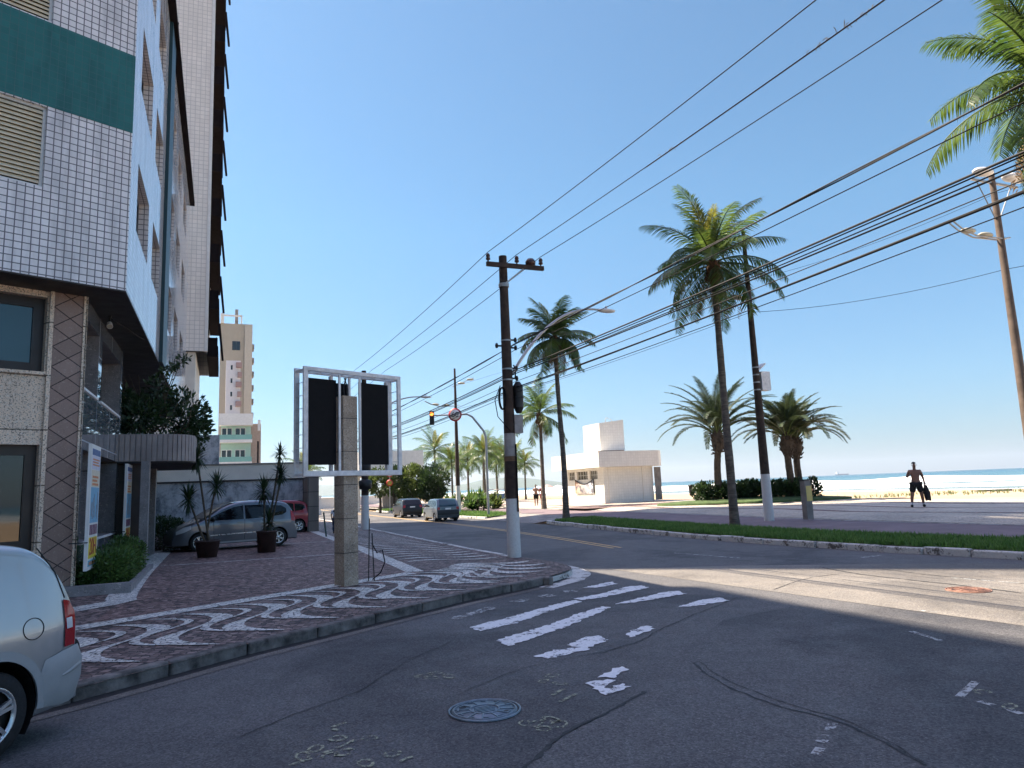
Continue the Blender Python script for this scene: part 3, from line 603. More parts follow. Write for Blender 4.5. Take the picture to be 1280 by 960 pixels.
for a,b,c,e in fwin:
    f=window(hb,C0,NW,WN,a,b,c,e,.10,M['frame_white'],M['glass'],0,.05)
    mb=MB(); n=17
    for i in range(n):
        z=c+.07+(e-c-.14)*(i+.5)/n; o=C0+Vector(NW)*((a+b)/2)-Vector(WN)*.075
        t=Vector((WN[0]*.55,WN[1]*.55,-.83)).normalized()
        mb.obox((o.x,o.y,z),((NW[0],NW[1],0),t,Vector((NW[0],NW[1],0)).cross(t)),((b-a)/2-.055,.048,.006))
    part('shutter',mb,M['beige_metal'],f,world=True)
# soffit slab
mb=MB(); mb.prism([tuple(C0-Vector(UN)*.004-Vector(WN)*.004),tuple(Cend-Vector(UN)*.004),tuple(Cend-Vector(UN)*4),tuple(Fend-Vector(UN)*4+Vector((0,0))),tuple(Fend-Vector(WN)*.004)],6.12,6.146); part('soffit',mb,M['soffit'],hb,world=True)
# ground floors, front: granite wall, two stacked openings with deep reveals
FO=G0+Vector(NW)*.62
fo=[(.05,3.1,4.52,6.0),(.05,3.1,1.15,3.12),(4.2,7.2,4.52,6.0),(4.2,7.2,1.15,3.12)]
mb=MB(); wall(mb,FO,NW,19.3,.15,6.14,fo,.3,WN); part('granite_front_wall',mb,[M['slab_joint'],M['slab_joint']],hb,world=True)
for a,b,c,e in fo:
    window(hb,FO,NW,WN,a,b,c,e,.2,M['frame_dark'],M['glass_blue'] if c>4 else M['glass'],1,.19)
    mb=MB(); along(FO,NW,WN,a-.06,b+.06,c-.07,c+.0,-.1,.05,mb); part('window_sill',mb,M['slab_joint'],hb,world=True)
mb=MB(); mb.prism([tuple(G0+Vector(WN)*.05),tuple(G0+Vector(NW)*.62+Vector(WN)*.05),tuple(G0+Vector(NW)*.62-Vector(WN)*.5),tuple(G0-Vector(WN)*.5+Vector(NW)*.02)][::-1],.15,6.135); part('corner_pillar',mb,M['diamond'],hb,world=True,label='corner pillar clad in diamond-laid brown stone')
mb=MB(); along(G0,NW,WN,-.02,.05,.15,6.13,.04,.075,mb); along(G0,NW,WN,.57,.64,.15,6.13,.04,.075,mb); part('pillar_trim',mb,M['slab_joint'],hb,world=True)
# ground floors, side: polished granite
so=[(.12,1.85,4.3,5.72),(2.3,5.55,4.3,5.72),(.42,1.85,1.22,3.07),(2.2,5.5,1.22,3.07)]
mb=MB(); wall(mb,G0,US,5.95,.15,6.14,so,.55,UN); part('granite_side_wall',mb,[M['granite_grey'],M['granite_rough']],hb,world=True)
for a,b,c,e in so:
    window(hb,G0,US,UN,a,b,c,e,.48,M['frame_dark'],M['glass'],1,.1)
    mb=MB(); along(G0,US,UN,a-.03,b+.03,c-.05,c,-.02,.03,mb); part('window_sill',mb,M['metal_white'],hb,world=True)
mb=MB(); wall(mb,G0-Vector(UN)*.9,US,23.5,.15,6.14,[(6.6,8.6,.3,2.6),(10,14,.3,2.6)],.2,UN,a0=5.95); 
mb.add([tuple(v) for v in (NS(0,0),)],[]) ; q=G0+Vector(US)*5.95; q2=q-Vector(UN)*.9; q3(mb,[(q.x,q.y,.15),(q2.x,q2.y,.15),(q2.x,q2.y,6.14),(q.x,q.y,6.14)][::-1],0)
part('entrance_wall',mb,[M['brown_panel'],M['brown_panel']],hb,world=True)
for a,b in ((6.6,8.6),(10,14)): window(hb,G0-Vector(UN)*.9,US,UN,a,b,.3,2.6,.12,M['frame_dark'],M['glass'],1)
for s_,nn in ((5.25,.72),(9.6,.55)):
    c=G0+Vector(US)*s_+Vector(UN)*nn; mb=MB(); mb.obox((c.x,c.y,1.66),((UN[0],UN[1],0),(US[0],US[1],0),(0,0,1)),(.10,.16,1.39)); part('canopy_post',mb,M['granite_rough'],hb,world=True)
# dark panel between the granite and the canopy posts
mb=MB(); along(G0,US,UN,5.97,6.15,.15,3.03,-.8,.55,mb); along(G0,US,UN,7.0,9.5,.15,3.03,-.5,-.42,mb); part('dark_panel',mb,M['brown_panel'],hb,world=True)
# canopy with rounded front corner and vertical flutes
cp_=[]; s0,s1,n1,r_=5.45,11.2,1.85,.75
cp_.append((-.88,s0)); cp_+= [(n1-r_+r_*math.sin(a),s0+r_-r_*math.cos(a)) for a in [PI/2*i/10 for i in range(11)]]; cp_+=[(n1,s1),(-.88,s1)]
cw=[tuple(G0+Vector(UN)*n+Vector(US)*s) for n,s in cp_]
mb=MB(); mb.prism(cw,3.06,3.80); can=part('canopy',mb,M['flute'],hb,world=True)
mb=MB(); Pf=resample([tuple(G0+Vector(UN)*n+Vector(US)*s) for n,s in cp_[:-1]],.13)
for a,b in zip(Pf,Pf[1:]):
    m_=(a+b)/2; t=(b-a).normalized(); n_=Vector((t.y,-t.x)); L=(b-a).length
    mb.obox((m_.x+n_.x*.015,m_.y+n_.y*.015,3.43),((t.x,t.y,0),(n_.x,n_.y,0),(0,0,1)),(L*.42,.02,.36))
part('canopy_flutes',mb,M['flute'],can,world=True)
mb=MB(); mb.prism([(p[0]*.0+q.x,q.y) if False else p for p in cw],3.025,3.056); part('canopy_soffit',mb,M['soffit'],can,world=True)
# soffit floodlight (its own thing, fixed to the soffit)
fl=thing('floodlight','small pale floodlight hanging under the dark overhang of the tiled building','floodlight',tuple(G0+Vector(US)*1.55+Vector(UN)*.22)+(6.12,),AR)
mb=MB(); mb.tube([(0,0,0),(0,0,-.16)],.02,8); mb.box(-.03,.03,-.07,.07,-.03,0); part('bracket',mb,M['black'],fl)
mb=MB(); mb.tube([(0,.02,-.16),(.02,-.08,-.25)],[.05,.065],14); part('lamp_head',mb,M['metal_white'],fl)
mb=MB(); mb.tube([(.021,-.084,-.253),(.022,-.087,-.257)],.055,14); part('lens',mb,M['lamp_glass'],fl)
cabpath=[G0+Vector(US)*(1.5+.5*i)+Vector(UN)*(.2+.1*i) for i in range(6)]
solo('cable',MB().tube([(p.x,p.y,6.11-.03*math.sin(i*1.3)**2) for i,p in enumerate(cabpath)],.012,6),M['cable_grey'],'thin grey cable looped along the soffit beside the floodlight','cable')
# planter and banners
pl=thing('planter','low granite planter kerb along the side wall of the tiled building','planter',tuple(G0+Vector(US)*1.5+Vector(UN)*.4)+(.27,),AR)
mb=MB(); along(G0,US,UN,-.45,-.3,.2,.46,-.1,1.05,mb); along(G0,US,UN,-.3,4.3,.2,.42,.95,1.05,mb); part('planter_kerb',mb,M['granite_rough'],pl,world=True)
mb=MB(); along(G0,US,UN,-.3,4.3,.2,.38,.01,.95,mb); part('planter_soil',mb,M['soil'],pl,world=True)
def textmesh(body,size,ext=.004):
    cu=bpy.data.curves.new('lettering','FONT'); cu.body=body; cu.size=size; cu.extrude=ext; cu.align_x='CENTER'; cu.align_y='CENTER'
    o=bpy.data.objects.new('lettering',cu); COL.objects.link(o); dg=bpy.context.evaluated_depsgraph_get(); me=bpy.data.meshes.new_from_object(o.evaluated_get(dg))
    mb=MB(); mb.add([tuple(v.co) for v in me.vertices],[tuple(p.vertices) for p in me.polygons]); bpy.data.objects.remove(o); return mb
def banner(label,a,b,c,e,k,o=G0,rot=0.):
    t=thing('advertising_banner',label,'banner',tuple(Vector(o)+Vector(US)*((a+b)/2)+Vector(UN)*k)+(c,),AR+rot)
    w=b-a; h=e-c
    # local frame: x outwards, y along the wall, z up
    mb=MB(); mb.box(-.03,.03,-w/2,w/2,0,h); o1=part('backing',mb,M['white'],t)
    def pan(nm,y0,y1,z0,z1,col,lvl=1):
        mb=MB(); x=.03+.004*lvl; mb.box(.03,x,w*y0-w/2,w*y1-w/2,h*z0,h*z1); return part(nm,mb,cmat(*col),t)
    pan('header',.08,.94,.915,.965,('deep_blue_print',(.03,.10,.3)))
    pan('pale_print',.08,.94,.80,.91,('lilac_print',(.62,.60,.72))); pan('pale_print',.08,.94,.66,.795,('cream_print',(.74,.66,.52)))
    pan('beach_picture',.08,.94,.37,.655,('sky_blue_print',(.16,.42,.62)))
    pan('yellow_print',.08,.94,.09,.255,('yellow_print',(.78,.62,.04))); pan('blue_footer',.08,.94,.03,.075,('cyan_print',(.10,.42,.55)))
    mb=MB(); rg=random.Random(4)
    for i in range(22):
        y=rg.uniform(.14,.86)*w-w/2; z=h*rg.uniform(.39,.50); s_=rg.uniform(.02,.06); mb.box(.03,.037,y,y+s_,z,z+rg.uniform(.05,.3)); 
    part('city_print',mb,cmat('grey_print',(.24,.28,.34)),t)
    mb=MB()
    for i in range(5): mb.box(.03,.0365,w*(.12+.165*i)-w/2,w*(.22+.165*i)-w/2,h*.275,h*.355)
    part('picture_strip',mb,cmat('maroon_print',(.16,.04,.10)),t)
    mb=MB()
    for i in range(3): mb.box(.03,.0362,w*.14-w/2,w*(.86-.1*(i%2))-w/2,h*(.83+.022*i),h*(.842+.022*i))
    for i in range(3): mb.box(.03,.0364,w*.16-w/2,w*(.80-.12*(i%2))-w/2,h*(.67+.03*i),h*(.688+.03*i))
    for i in range(2): mb.box(.03,.0386,w*.16-w/2,w*.80-w/2,h*(.04+.014*i),h*(.048+.014*i))
    part('small_print',mb,cmat('orange_print',(.65,.22,.06)),t)
    tm=textmesh('20H',.46); tm.xf(Matrix.Translation((.036,0,h*.175))@Matrix.Rotation(PI/2,4,'Z')@Matrix.Rotation(PI/2,4,'X')); part('lettering',tm,cmat('dark_red_print',(.36,.03,.015)),t)
    mb=MB(); mb.bar((.03,-w/2-.02,h*.22),(-.28,-w/2-.02,h*.22),.02); mb.bar((.03,w/2-.05,h*.8),(-.28,w/2-.05,h*.8),.02); part('bracket',mb,M['black'],t)
banner('tall blue and yellow advertising banner beside the brown diamond pillar',-.42,.66,.72,3.12,.26)
banner('narrow edge-on blue advertising banner beside the dark entrance under the canopy',4.85,5.92,.75,2.98,.30)
# ------------------------------------------------ the visible tower behind
def towerfn():
    t=thing('tower_block','very tall beige tiled tower with stacked dark balconies behind the tiled building','tower',NS(-6,44.5),AR)
    # local frame: x towards the avenue, y along it
    mb=MB(); x1=5.0; sm=[]
    ops=[]
    for k in range(11):
        z=12.5+3.*k; ops.append((-.05+.85*0+1.15,1.75,z,z+.75))
    o=Vector((x1,0)); wall(mb,o,(-1,0),12,10.6,42,[( 2.0+.0,2.65,c,e) for _,_,c,e in ops],.2,(0,-1)); 
    mb.box(-6.4,x1-.01,.01,9,0,10.59) if False else None
    q3(mb,[(x1,0,10.6),(x1,9,10.6),(x1,9,42),(x1,0,42)]); q3(mb,[(x1,9,10.6),(-6.5,9,10.6),(-6.5,9,42),(x1,9,42)]); q3(mb,[(-6.5,0,42),(x1,0,42),(x1,9,42),(-6.5,9,42)]); q3(mb,[(-6.5,9,0),(-6.5,0,0),(-6.5,0,42),(-6.5,9,42)])
    part('wall',mb,[M['tile_tower'],M['soffit']],t)
    mb=MB(); mb.box(-6.5,x1-.6,.3,8.8,0,10.58); part('podium',mb,M['offwhite'],t)
    for k in range(11):
        c=12.5+3*k; g=MB(); g.box(x1-2.62,x1-2.03,.15,.17,c+.02,c+.73); part('small_window',g,M['glass'],t)
    for k in range(11):
        z=10.6+2.95*k
        b_=MB(); b_.box(x1+.002,x1+.62,1.0,8.7,z-.12,z); bal=part('balcony',b_,M['balcony_dark'],t)
        b_=MB(); b_.box(x1+.05,x1+.58,1.0,1.06,z,z+1.05); b_.box(x1+.55,x1+.62,1.06,8.7,z,z+.55); part('balcony_panel',b_,M['balcony_dark'],bal)
        b_=MB(); b_.box(x1+.48,x1+.52,1.1,8.6,z+.56,z+1.1); part('balcony_glass',b_,M['car_glass'],bal)
        b_=MB(); b_.add([(x1+.82,.8,z-.35),(x1+.94,.8,z-.35),(x1+.72,.8,z+1.9),(x1+.58,.8,z+1.9),(x1+.82,1.05,z-.35),(x1+.94,1.05,z-.35),(x1+.72,1.05,z+1.9),(x1+.58,1.05,z+1.9)],[(0,1,2,3),(7,6,5,4),(0,4,5,1),(1,5,6,2),(2,6,7,3),(3,7,4,0)]); part('balcony_fin',b_,M['balcony_dark'],bal)
        b_=MB(); b_.box(x1+.004,x1+.05,1.3,4.2,z+.1,z+2.5); part('glass_door',b_,M['car_glass'],bal)
    b_=MB(); b_.box(x1-.12,x1+.05,-.05,.2,10.6,42.1); part('corner_trim',b_,M['white'],t)
towerfn()
# ------------------------------------------------ added unseen towers, placed and sized to shade the street
def shade_tower(label,n0,n1,s0,s1,h,name='apartment_tower'):
    t=thing(name,label,'tower',NS((n0+n1)/2,(s0+s1)/2),AR); a,b=(n1-n0)/2,(s1-s0)/2
    mb=MB(); mb.box(-a,a,-b,b,0,h); part('wall',mb,M['tile_tower'],t)
    mb=MB()
    for k in range(int(h/3)-1):
        z=3+3*k; mb.box(a,a+.25,-b+.5,b-.5,z,z+.9)
    part('balcony_rows',mb,M['offwhite'],t)
    mb=MB()
    for k in range(int(h/3)-1): mb.box(a,a+.02,-b+1,b-1,3.95+3*k,5.6+3*k)
    part('window_rows',mb,M['glass'],t)
shade_tower('tall unseen tower added for shade with balcony rows nearest the side street',-44,-21,-22,38,54.6)
shade_tower('tallest unseen tower added for shade with balcony rows north of the corner block',-31,-24,66.2,79,106)
shade_tower('broad unseen tower added for shade with balcony rows beside the tallest tower',-32,-24,51.5,66.1,87)
# ------------------------------------------------ boundary wall, gate pillar, low buildings
m,nt,b=newmat('mould_stained_wall'); N=NT(nt); co=N.co('UV',(1,.8,1)); f=N.noise(co,1.1,11,.78,.25); f2=N.noise(N.co('UV',(2.5,.3,1)),1.5,6,.65)
col=N.ramp(f,[(.30,(.05,.055,.06)),(.42,(.22,.24,.27)),(.52,(.50,.52,.55)),(.68,(.70,.70,.70))]); col=N.mix(N.g(f2,.56,.76),col,N.mix(.6,col,(.06,.065,.07))); N.l(col,b.inputs['Base Color']); b.inputs['Roughness'].default_value=.9; N.l(N.bump(f,.4,.02),b.inputs['Normal']); M['mould']=m
bw=thing('boundary_wall','mould stained grey boundary wall behind the parked silver and red cars','wall',NS(-4,39.4,.1),AR)
mb=MB(); mb.nbox(-13,3.95,39.3,39.55,0,2.85); part('wall',mb,M['mould'],bw,world=True)
mb=MB(); mb.nbox(-13,3.95,39.22,39.63,2.853,2.93); part('coping',mb,M['soffit'],bw,world=True)
gp=MB(); gp.nbox(3.97,4.52,37.2,39.6,.1,2.93); 
o=solo('gate_pillar',gp,tiles('pillar_block',(.20,.175,.155),(.05,.045,.04),4,.72,mortar=.004,rough=.9,var=.08,stain=.4),'grey block pillar at the end of the stained wall beside the red car','pillar')
lb=thing('low_building','low beige flat roofed building just behind the stained boundary wall','building',NS(-4,44,.0),AR)
mb=MB(); mb.nbox(-13,4.4,41.3,47,0,3.78); part('wall',mb,M['offwhite'],lb,world=True)
mb=MB(); mb.nbox(-13,4.45,41.25,47.05,3.783,3.86); part('roof_edge',mb,M['concrete_grey'],lb,world=True)
mb=MB(); mb.nbox(-4.6,-.2,42.4,46,3.865,5.5); part('rooftop_tank_room',mb,M['mould'],lb,world=True)
mb=MB(); mb.tube([NS(1.8,42,3.86),NS(1.8,42,5.1)],.05,6); part('roof_post',mb,M['trunk_dark'],lb,world=True)
sl=thing('wall_light','small black spotlight on the end of the beige low building','lamp',NS(4.2,41.0,3.3),AR)
mb=MB(); mb.tube([(0,0,0),(0,-.3,.05)],.025,6); part('bracket',mb,M['black'],sl); mb=MB(); mb.tube([(0,-.25,.05),(0,-.45,-.08)],[.1,.13],10); part('lamp_head',mb,M['black'],sl)
# ------------------------------------------------ far buildings
def far_block(name,label,px0,px1,Y,x0,x1,z0,z1,wallm,depth=14,win=None,top=None,side=None):
    w=x1-x0; t=thing(name,label,'building',((x0+x1)/2,Y,0),AR)
    k=w/math.cos(AR)/2
    mb=MB(); mb.box(-k,k,0,depth,0,z1); part('wall',mb,wallm,t)
    return t,k
gt,k=far_block('apartment_block','pale green apartment block with white balcony slabs behind the boundary wall',0,0,110,-45.2,-41.2,0,13.2,plain('pale_green_wall',(.40,.60,.52),.7,var=.06),10)
for i,z in enumerate((4.2,7.6,11.0)):
    b_=MB(); b_.box(-k-.3,k+.15,-1.6,-.002,z-.45,z); bal=part('balcony_slab',b_,M['white'],gt)
    b_=MB(); b_.box(-k-.25,k+.1,-1.58,-1.54,z,z+.75); part('balcony_glass',b_,cmat('green_glass',(.22,.45,.40),.2),bal)
    for a in (-.62,.28):
        f=MB(); f.box(k*a-.75,k*a+.75,-.03,0,z+.15,z+1.95); fr=part('window',f,M['frame_white'],gt)
        for d in (-.38,.38):
            p_=MB(); p_.box(k*a+d-.3,k*a+d+.3,-.04,-.031,z+.25,z+1.85); part('pane',p_,M['glass'],fr)
b_=MB(); b_.box(-k-.35,k+.2,-1.7,.2,13.21,15.0); part('parapet',b_,M['white'],gt)
b_=MB(); b_.box(k+.01,k+1.5,.3,9,0,13.6); part('brick_side',b_,plain('brown_render',(.42,.32,.26),.85,var=.12),gt)
b_=MB(); b_.box(k+1.0,k+1.4,.2,.29,12.5,14.2); b_.box(k-1,k+.2,-1.75,-1.7,14.2,14.8); part('white_trim',b_,M['white'],gt)
tt,k=far_block('apartment_tower','slim brown and beige apartment tower rising behind the pale green block',0,0,170,-70.5,-63.7,0,44.6,plain('taupe_render',(.42,.36,.28),.85,var=.08,scale=.4),16)
b_=MB(); b_.box(-k,-k+.8,-.5,4,44.61,47); b_.box(-k,k*.3,-.6,-.3,46.3,46.7); b_.box(k*.25,k*.35,-.6,-.3,44.61,46.7); part('roof_frame',b_,M['offwhite'],tt)
b_=MB(); b_.box(-k*.1,k*.1,1,3,44.62,48.5); part('roof_mast',b_,M['concrete_grey'],tt)
b_=MB(); b_.box(k*.52,k,-.5,-.01,4,44.3); part('beige_strip',b_,plain('light_taupe',(.50,.44,.36),.85,var=.08),tt)
for j in range(10):
    b_=MB(); b_.box(k+.01,k+.5,.5,4.5,8+3.4*j,9.1+3.4*j); part('balcony',b_,M['concrete_grey'],tt)
for a in (-.25,.0):
    b_=MB(); b_.box(k*a,k*a+.9,-.06,-.01,38,40.2); part('window',b_,M['glass'],tt)
wt,k=far_block('apartment_block','white apartment block with reddish stepped balconies in front of the brown tower',0,0,150,-61.1,-58.4,0,31.5,plain('white_render',(.66,.63,.64),.8,var=.06),12)
for j in range(5):
    b_=MB(); b_.box(k*.35+.35*(j%2),k+.25,-.9,-.01,21.5+2.1*j,22.6+2.1*j); part('balcony',b_,plain('dusty_red_render',(.33,.22,.21),.8,var=.1) if j==0 else cmat('dusty_red_balcony',(.33,.22,.21),.8),wt)
for j in range(4):
    b_=MB(); b_.box(-k*.35,-k*.1,-.05,-.01,20.8+2.9*j,21.8+2.9*j); part('window',b_,M['glass'],wt)
b_=MB(); b_.box(-k-.2,k+.3,-1.0,-.01,17.5,19.6); part('grey_band',b_,M['concrete_grey'],wt)
# ------------------------------------------------ beach kiosk
kk=thing('beach_kiosk','white tiled beach kiosk with square tower and hanging banner on the plaza','kiosk',(7.0,57.0,.45),AR)
# local: x = seaward face direction, y = along the avenue; corner at the origin
mb=MB(); Lk,Rk,HW=7.3,4.6,2.85
wins=[(1.0,2.3,1.95,2.65),(2.7,4.6,1.95,2.65),(5.0,6.2,1.95,2.65)]
wall(mb,(0,0),(0,1),Lk,0,HW,wins,.2,(-1,0)); wall(mb,(0,0),(1,0),Rk,0,HW,[],.2,(0,-1)); q3(mb,[(Rk,0,0),(Rk,Lk,0),(Rk,Lk,HW),(Rk,0,HW)]); q3(mb,[(0,Lk,0),(0,Lk,HW),(Rk,Lk,HW),(Rk,Lk,0)])
part('wall',mb,[M['tile_kiosk'],M['offwhite']],kk)
for a,b,c,e in wins:
    f=MB(); 
    for i in range(5): f.box(.1,.14,a+(b-a)*i/4-.02,a+(b-a)*i/4+.02,c,e)
    for i in range(3): f.box(.1,.14,a,b,c+(e-c)*i/2-.02,c+(e-c)*i/2+.02)
    w=part('window',f,M['frame_white'],kk); g=MB(); g.box(.15,.16,a,b,c,e); part('pane',g,plain('dusty_glass',(.12,.11,.08),.3) if a==1.0 else cmat('dusty_kiosk_glass',(.12,.11,.08),.3),w)
poly=[(-.75,-.7),(Rk+.2,-.7),(Rk+.95,.1),(Rk+.95,Lk+.7),(-.75,Lk+.7)]
mb=MB(); mb.prism(poly,HW+.005,4.1); part('parapet',mb,M['tile_kiosk'],kk)
mb=MB(); mb.box(.55,2.75,1.2,4.0,4.12,4.25); part('tower_base',mb,M['rust'],kk)
mb=MB(); mb.prism([(.5,1.15),(2.8,1.15),(2.8,4.0),(.5,4.0)],4.255,lambda x,y:6.45+.12*x); part('water_tower',mb,M['tile_kiosk'],kk)
mb=MB(); mb.tube([(1.6,2,6.6),(1.6,2,6.95),(1.75,2,7.05),(1.9,2,6.98)],.03,6); mb.tube([(2.5,2.5,6.6),(2.5,2.5,6.9),(2.3,2.5,7.0)],.03,6); part('vent_pipe',mb,M['steel'],kk)
mb=MB(); mb.box(Rk+.02,Rk+.62,-.25,-.17,.12,HW-.1); part('grey_door',mb,M['concrete_grey'],kk)
mb=MB()
for i in range(2): mb.box(.38+3.2*i,.42+3.2*i,-.03,-.002,.0,HW-.02)
part('shutter_rail',mb,M['offwhite'],kk)
bn=thing('fabric_banner','sagging printed fabric banner tied to the sunlit wall of the beach kiosk','banner',tuple(Vector((7,57))+Vector(US)*3.2-Vector(UN)*.06)+(1.25,),AR)
rowsb=[]
for i in range(9):
    rowsb.append([(-.03-.05*math.sin(j/16*PI)*math.sin(i/8*PI),-1.6+3.2*j/16,1.15*(1-i/8)-(.38*math.sin(PI*j/16)*(1-i/8)**1.3)) for j in range(17)])
m,nt,b=newmat('printed_banner'); N=NT(nt); sx=N.n('ShaderNodeSeparateXYZ'); tc=N.n('ShaderNodeTexCoord'); N.l(tc.outputs['Object'],sx.inputs[0])
u=N.math('MULTIPLY',sx.outputs['Y'],.31); u=N.math('ADD',u,.5); f=N.noise(N.co(),2.5,5,.6)
col=N.ramp(u,[(0,(.5,.55,.6)),(.18,(.6,.62,.66)),(.5,(.35,.33,.34)),(.75,(.55,.45,.38)),(1,(.62,.35,.22))]); N.l(N.mix(N.g(f,.45,.62),col,(.12,.11,.14)),b.inputs['Base Color']); b.inputs['Roughness'].default_value=.8
mb=MB(); mb.grid(rowsb); part('cloth',mb,m,bn)
mb=MB(); mb.tube([rowsb[0][j] for j in range(17)],.035,6); mb.tube([rowsb[i][0] for i in range(9)],.03,6); mb.tube([rowsb[i][16] for i in range(9)],.03,6); part('dark_hem',mb,M['cloth_black'],bn)
# pavilion with boat shaped roof, low white wall and balustrade far along the avenue
pv=thing('white_pavilion','white open pavilion with wide flat overhanging roof behind the round trees','pavilion',NS(17.5,86),-1.25)
mb=MB(); mb.prism([(-6,-4),(4.5,-4),(7.5,-2),(7.5,4),(-6,4)],4.0,6.6); part('roof_fascia',mb,M['white'],pv)
for x,y in ((-5,-3),(-5,3),(4,-3),(4,3)):
    mb=MB(); mb.box(x-.3,x+.3,y-.3,y+.3,0,3.99); part('column',mb,M['white'],pv)
mb=MB(); mb.box(-5,2,1,3.5,0,3.0); part('back_wall',mb,M['concrete_grey'],pv)
fw=thing('white_wall','long low white garden wall crossing the far end of the street','wall',NS(6,112),AR)
mb=MB(); mb.nbox(-14,24,112,112.3,0,1.5); part('wall',mb,M['white'],fw,world=True)
mb=MB(); mb.nbox(-14,24,111.9,112.4,1.505,1.62); part('coping',mb,M['offwhite'],fw,world=True)
bf=thing('balustrade','white post balustrade beyond the gate pillar','fence',NS(6.5,72,.1),AR)
mb=MB(); mb.nbox(3.5,9,72,72.25,.1,.5); mb.nbox(3.5,9,72,72.25,1.75,1.95); part('rails',mb,M['white'],bf,world=True)
for i in range(11):
    mb=MB(); mb.nbox(3.7+.5*i,3.92+.5*i,72.02,72.23,.505,1.745); part('baluster',mb,M['white'],bf,world=True)
gb=thing('far_house','white flat roofed house among the trees past the gate pillar','building',NS(2,125),AR)
mb=MB(); mb.box(-14,6,0,9,0,6.5); part('wall',mb,M['offwhite'],gb)
mb=MB(); mb.box(-14.4,6.4,-.6,9.2,6.51,7.0); part('roof_slab',mb,M['white'],gb)
for i in range(5):
    mb=MB(); mb.box(-12+3.6*i,-10+3.6*i,-.05,-.01,2.2,4.2); part('window',mb,M['glass'],gb)
# ================================================================== STREET FURNITURE
# double sided sign frame on a concrete post
bb=thing('sign_frame','empty white steel sign frame with black panels on a square concrete post','sign',(-3.4,14.3,.2),math.atan2(.745,.667))
mb=MB(); mb.box(-.165,.165,-.165,.165,-.1,3.72); part('post',mb,M['concrete'],bb)
mb=MB(); 
for z in (.62,1.28,1.94,2.6,3.26): mb.box(-.1655,.1655,-.1655,.1655,z,z+.012)
part('post_joints',mb,M['iron_dark'],bb)
def rectframe(y,w,x0=-1.10,x1=1.25,z0=2.12,z1=4.22):
    mb=MB(); mb.box(x0,x1,y-w/2,y+w/2,z0,z0+.10); mb.box(x0,x1,y-w/2,y+w/2,z1-.08,z1); mb.box(x0,x0+.10,y-w/2,y+w/2,z0+.1,z1-.08); mb.box(x1-.09,x1,y-w/2,y+w/2,z0+.1,z1-.08); return mb
f=part('front_frame',rectframe(-.21,.05),M['metal_white'],bb); bevel(f,.006,1)
f=part('rear_frame',rectframe(.10,.05),M['metal_white'],bb); bevel(f,.006,1)
mb=MB()
for x in (-1.075,1.225):
    for z in (2.16,4.15): mb.box(x-.02,x+.02,-.184,.074,z-.02,z+.02)
for i in range(7):
    for x in (-1.08,1.23): mb.box(x-.006,x+.006,-.184,.074,2.4+.25*i,2.412+.25*i)
for i in range(9): mb.box(-.95+.26*i,-.938+.26*i,-.184,.074,4.13,4.142); mb.box(-.95+.26*i,-.938+.26*i,-.184,.074,2.18,2.192)
part('cross_ties',mb,M['metal_white'],bb)
mb=MB()
for x in (-.27,.22): mb.box(x-.022,x+.022,-.20,-.172,2.225,4.115)
mb.box(-.36,-.315,-.03,.06,2.225,4.115); mb.box(.06,.10,-.04,.0,3.73,4.115); mb.box(1.03,1.08,-.02,.07,2.225,4.115)
part('uprights',mb,M['metal_white'],bb)
mb=MB(); mb.box(-1.02,-.31,-.13,-.11,2.34,4.02); part('black_panel',mb,M['black_panel'],bb)
mb=MB(); mb.box(.235,.98,-.13,-.11,2.34,4.02); part('black_panel',mb,M['black_panel'],bb)
mb=MB(); mb.box(-.26,.20,.175,.19,3.5,4.02); part('black_panel',mb,M['black_panel'],bb)
mb=MB(); mb.tube([(-.05,-.03,3.73),(-.08,-.05,3.9),(-.02,-.05,4.1)],.015,6); mb.tube([(.02,-.03,3.73),(.0,-.05,3.95),(-.06,-.05,4.1)],.012,6); part('loose_wire',mb,M['cable_grey'],bb)
for i,(x,y,lean,lab) in enumerate([(-3.06,14.75,.02,'taller thin dark metal stake beside the concrete sign post'),(-2.93,14.7,-.05,'shorter thin dark metal stake leaning beside the concrete sign post')]):
    z=zs(x,y); solo('metal_stake',MB().tube([(x,y,z-.05),(x+lean,y+.05,z+1.25-.3*i)],.012,6),M['black'],lab,'stake','stakes beside the sign post')
zz=zs(-2.9,14.9); solo('cable',MB().tube([(-3.0,14.8,zz+.75),(-2.9,14.85,zz+.55),(-2.8,14.9,zz+.6),(-2.76,14.95,zz+.35),(-2.84,14.9,zz+.15),(-3.0,14.85,zz+.02)],.012,6),M['cable'],'loose black cable dangling beside the thin stakes','cable')
x,y=-8.22,31.0; z=zs(x,y); solo('barrier_post',MB().tube([(x,y,z-.05),(x-.12,y,z+1.05)],.035,8),cmat('dark_green_paint',(.02,.06,.05)),'dark green leaning barrier post beside the walking child','post')
x,y=-10.35,36.2; z=zs(x,y); solo('barrier_post',MB().tube([(x,y,z-.05),(x,y,z+.95)],.04,8),M['concrete_grey'],'short grey post in front of the block gate pillar','post')
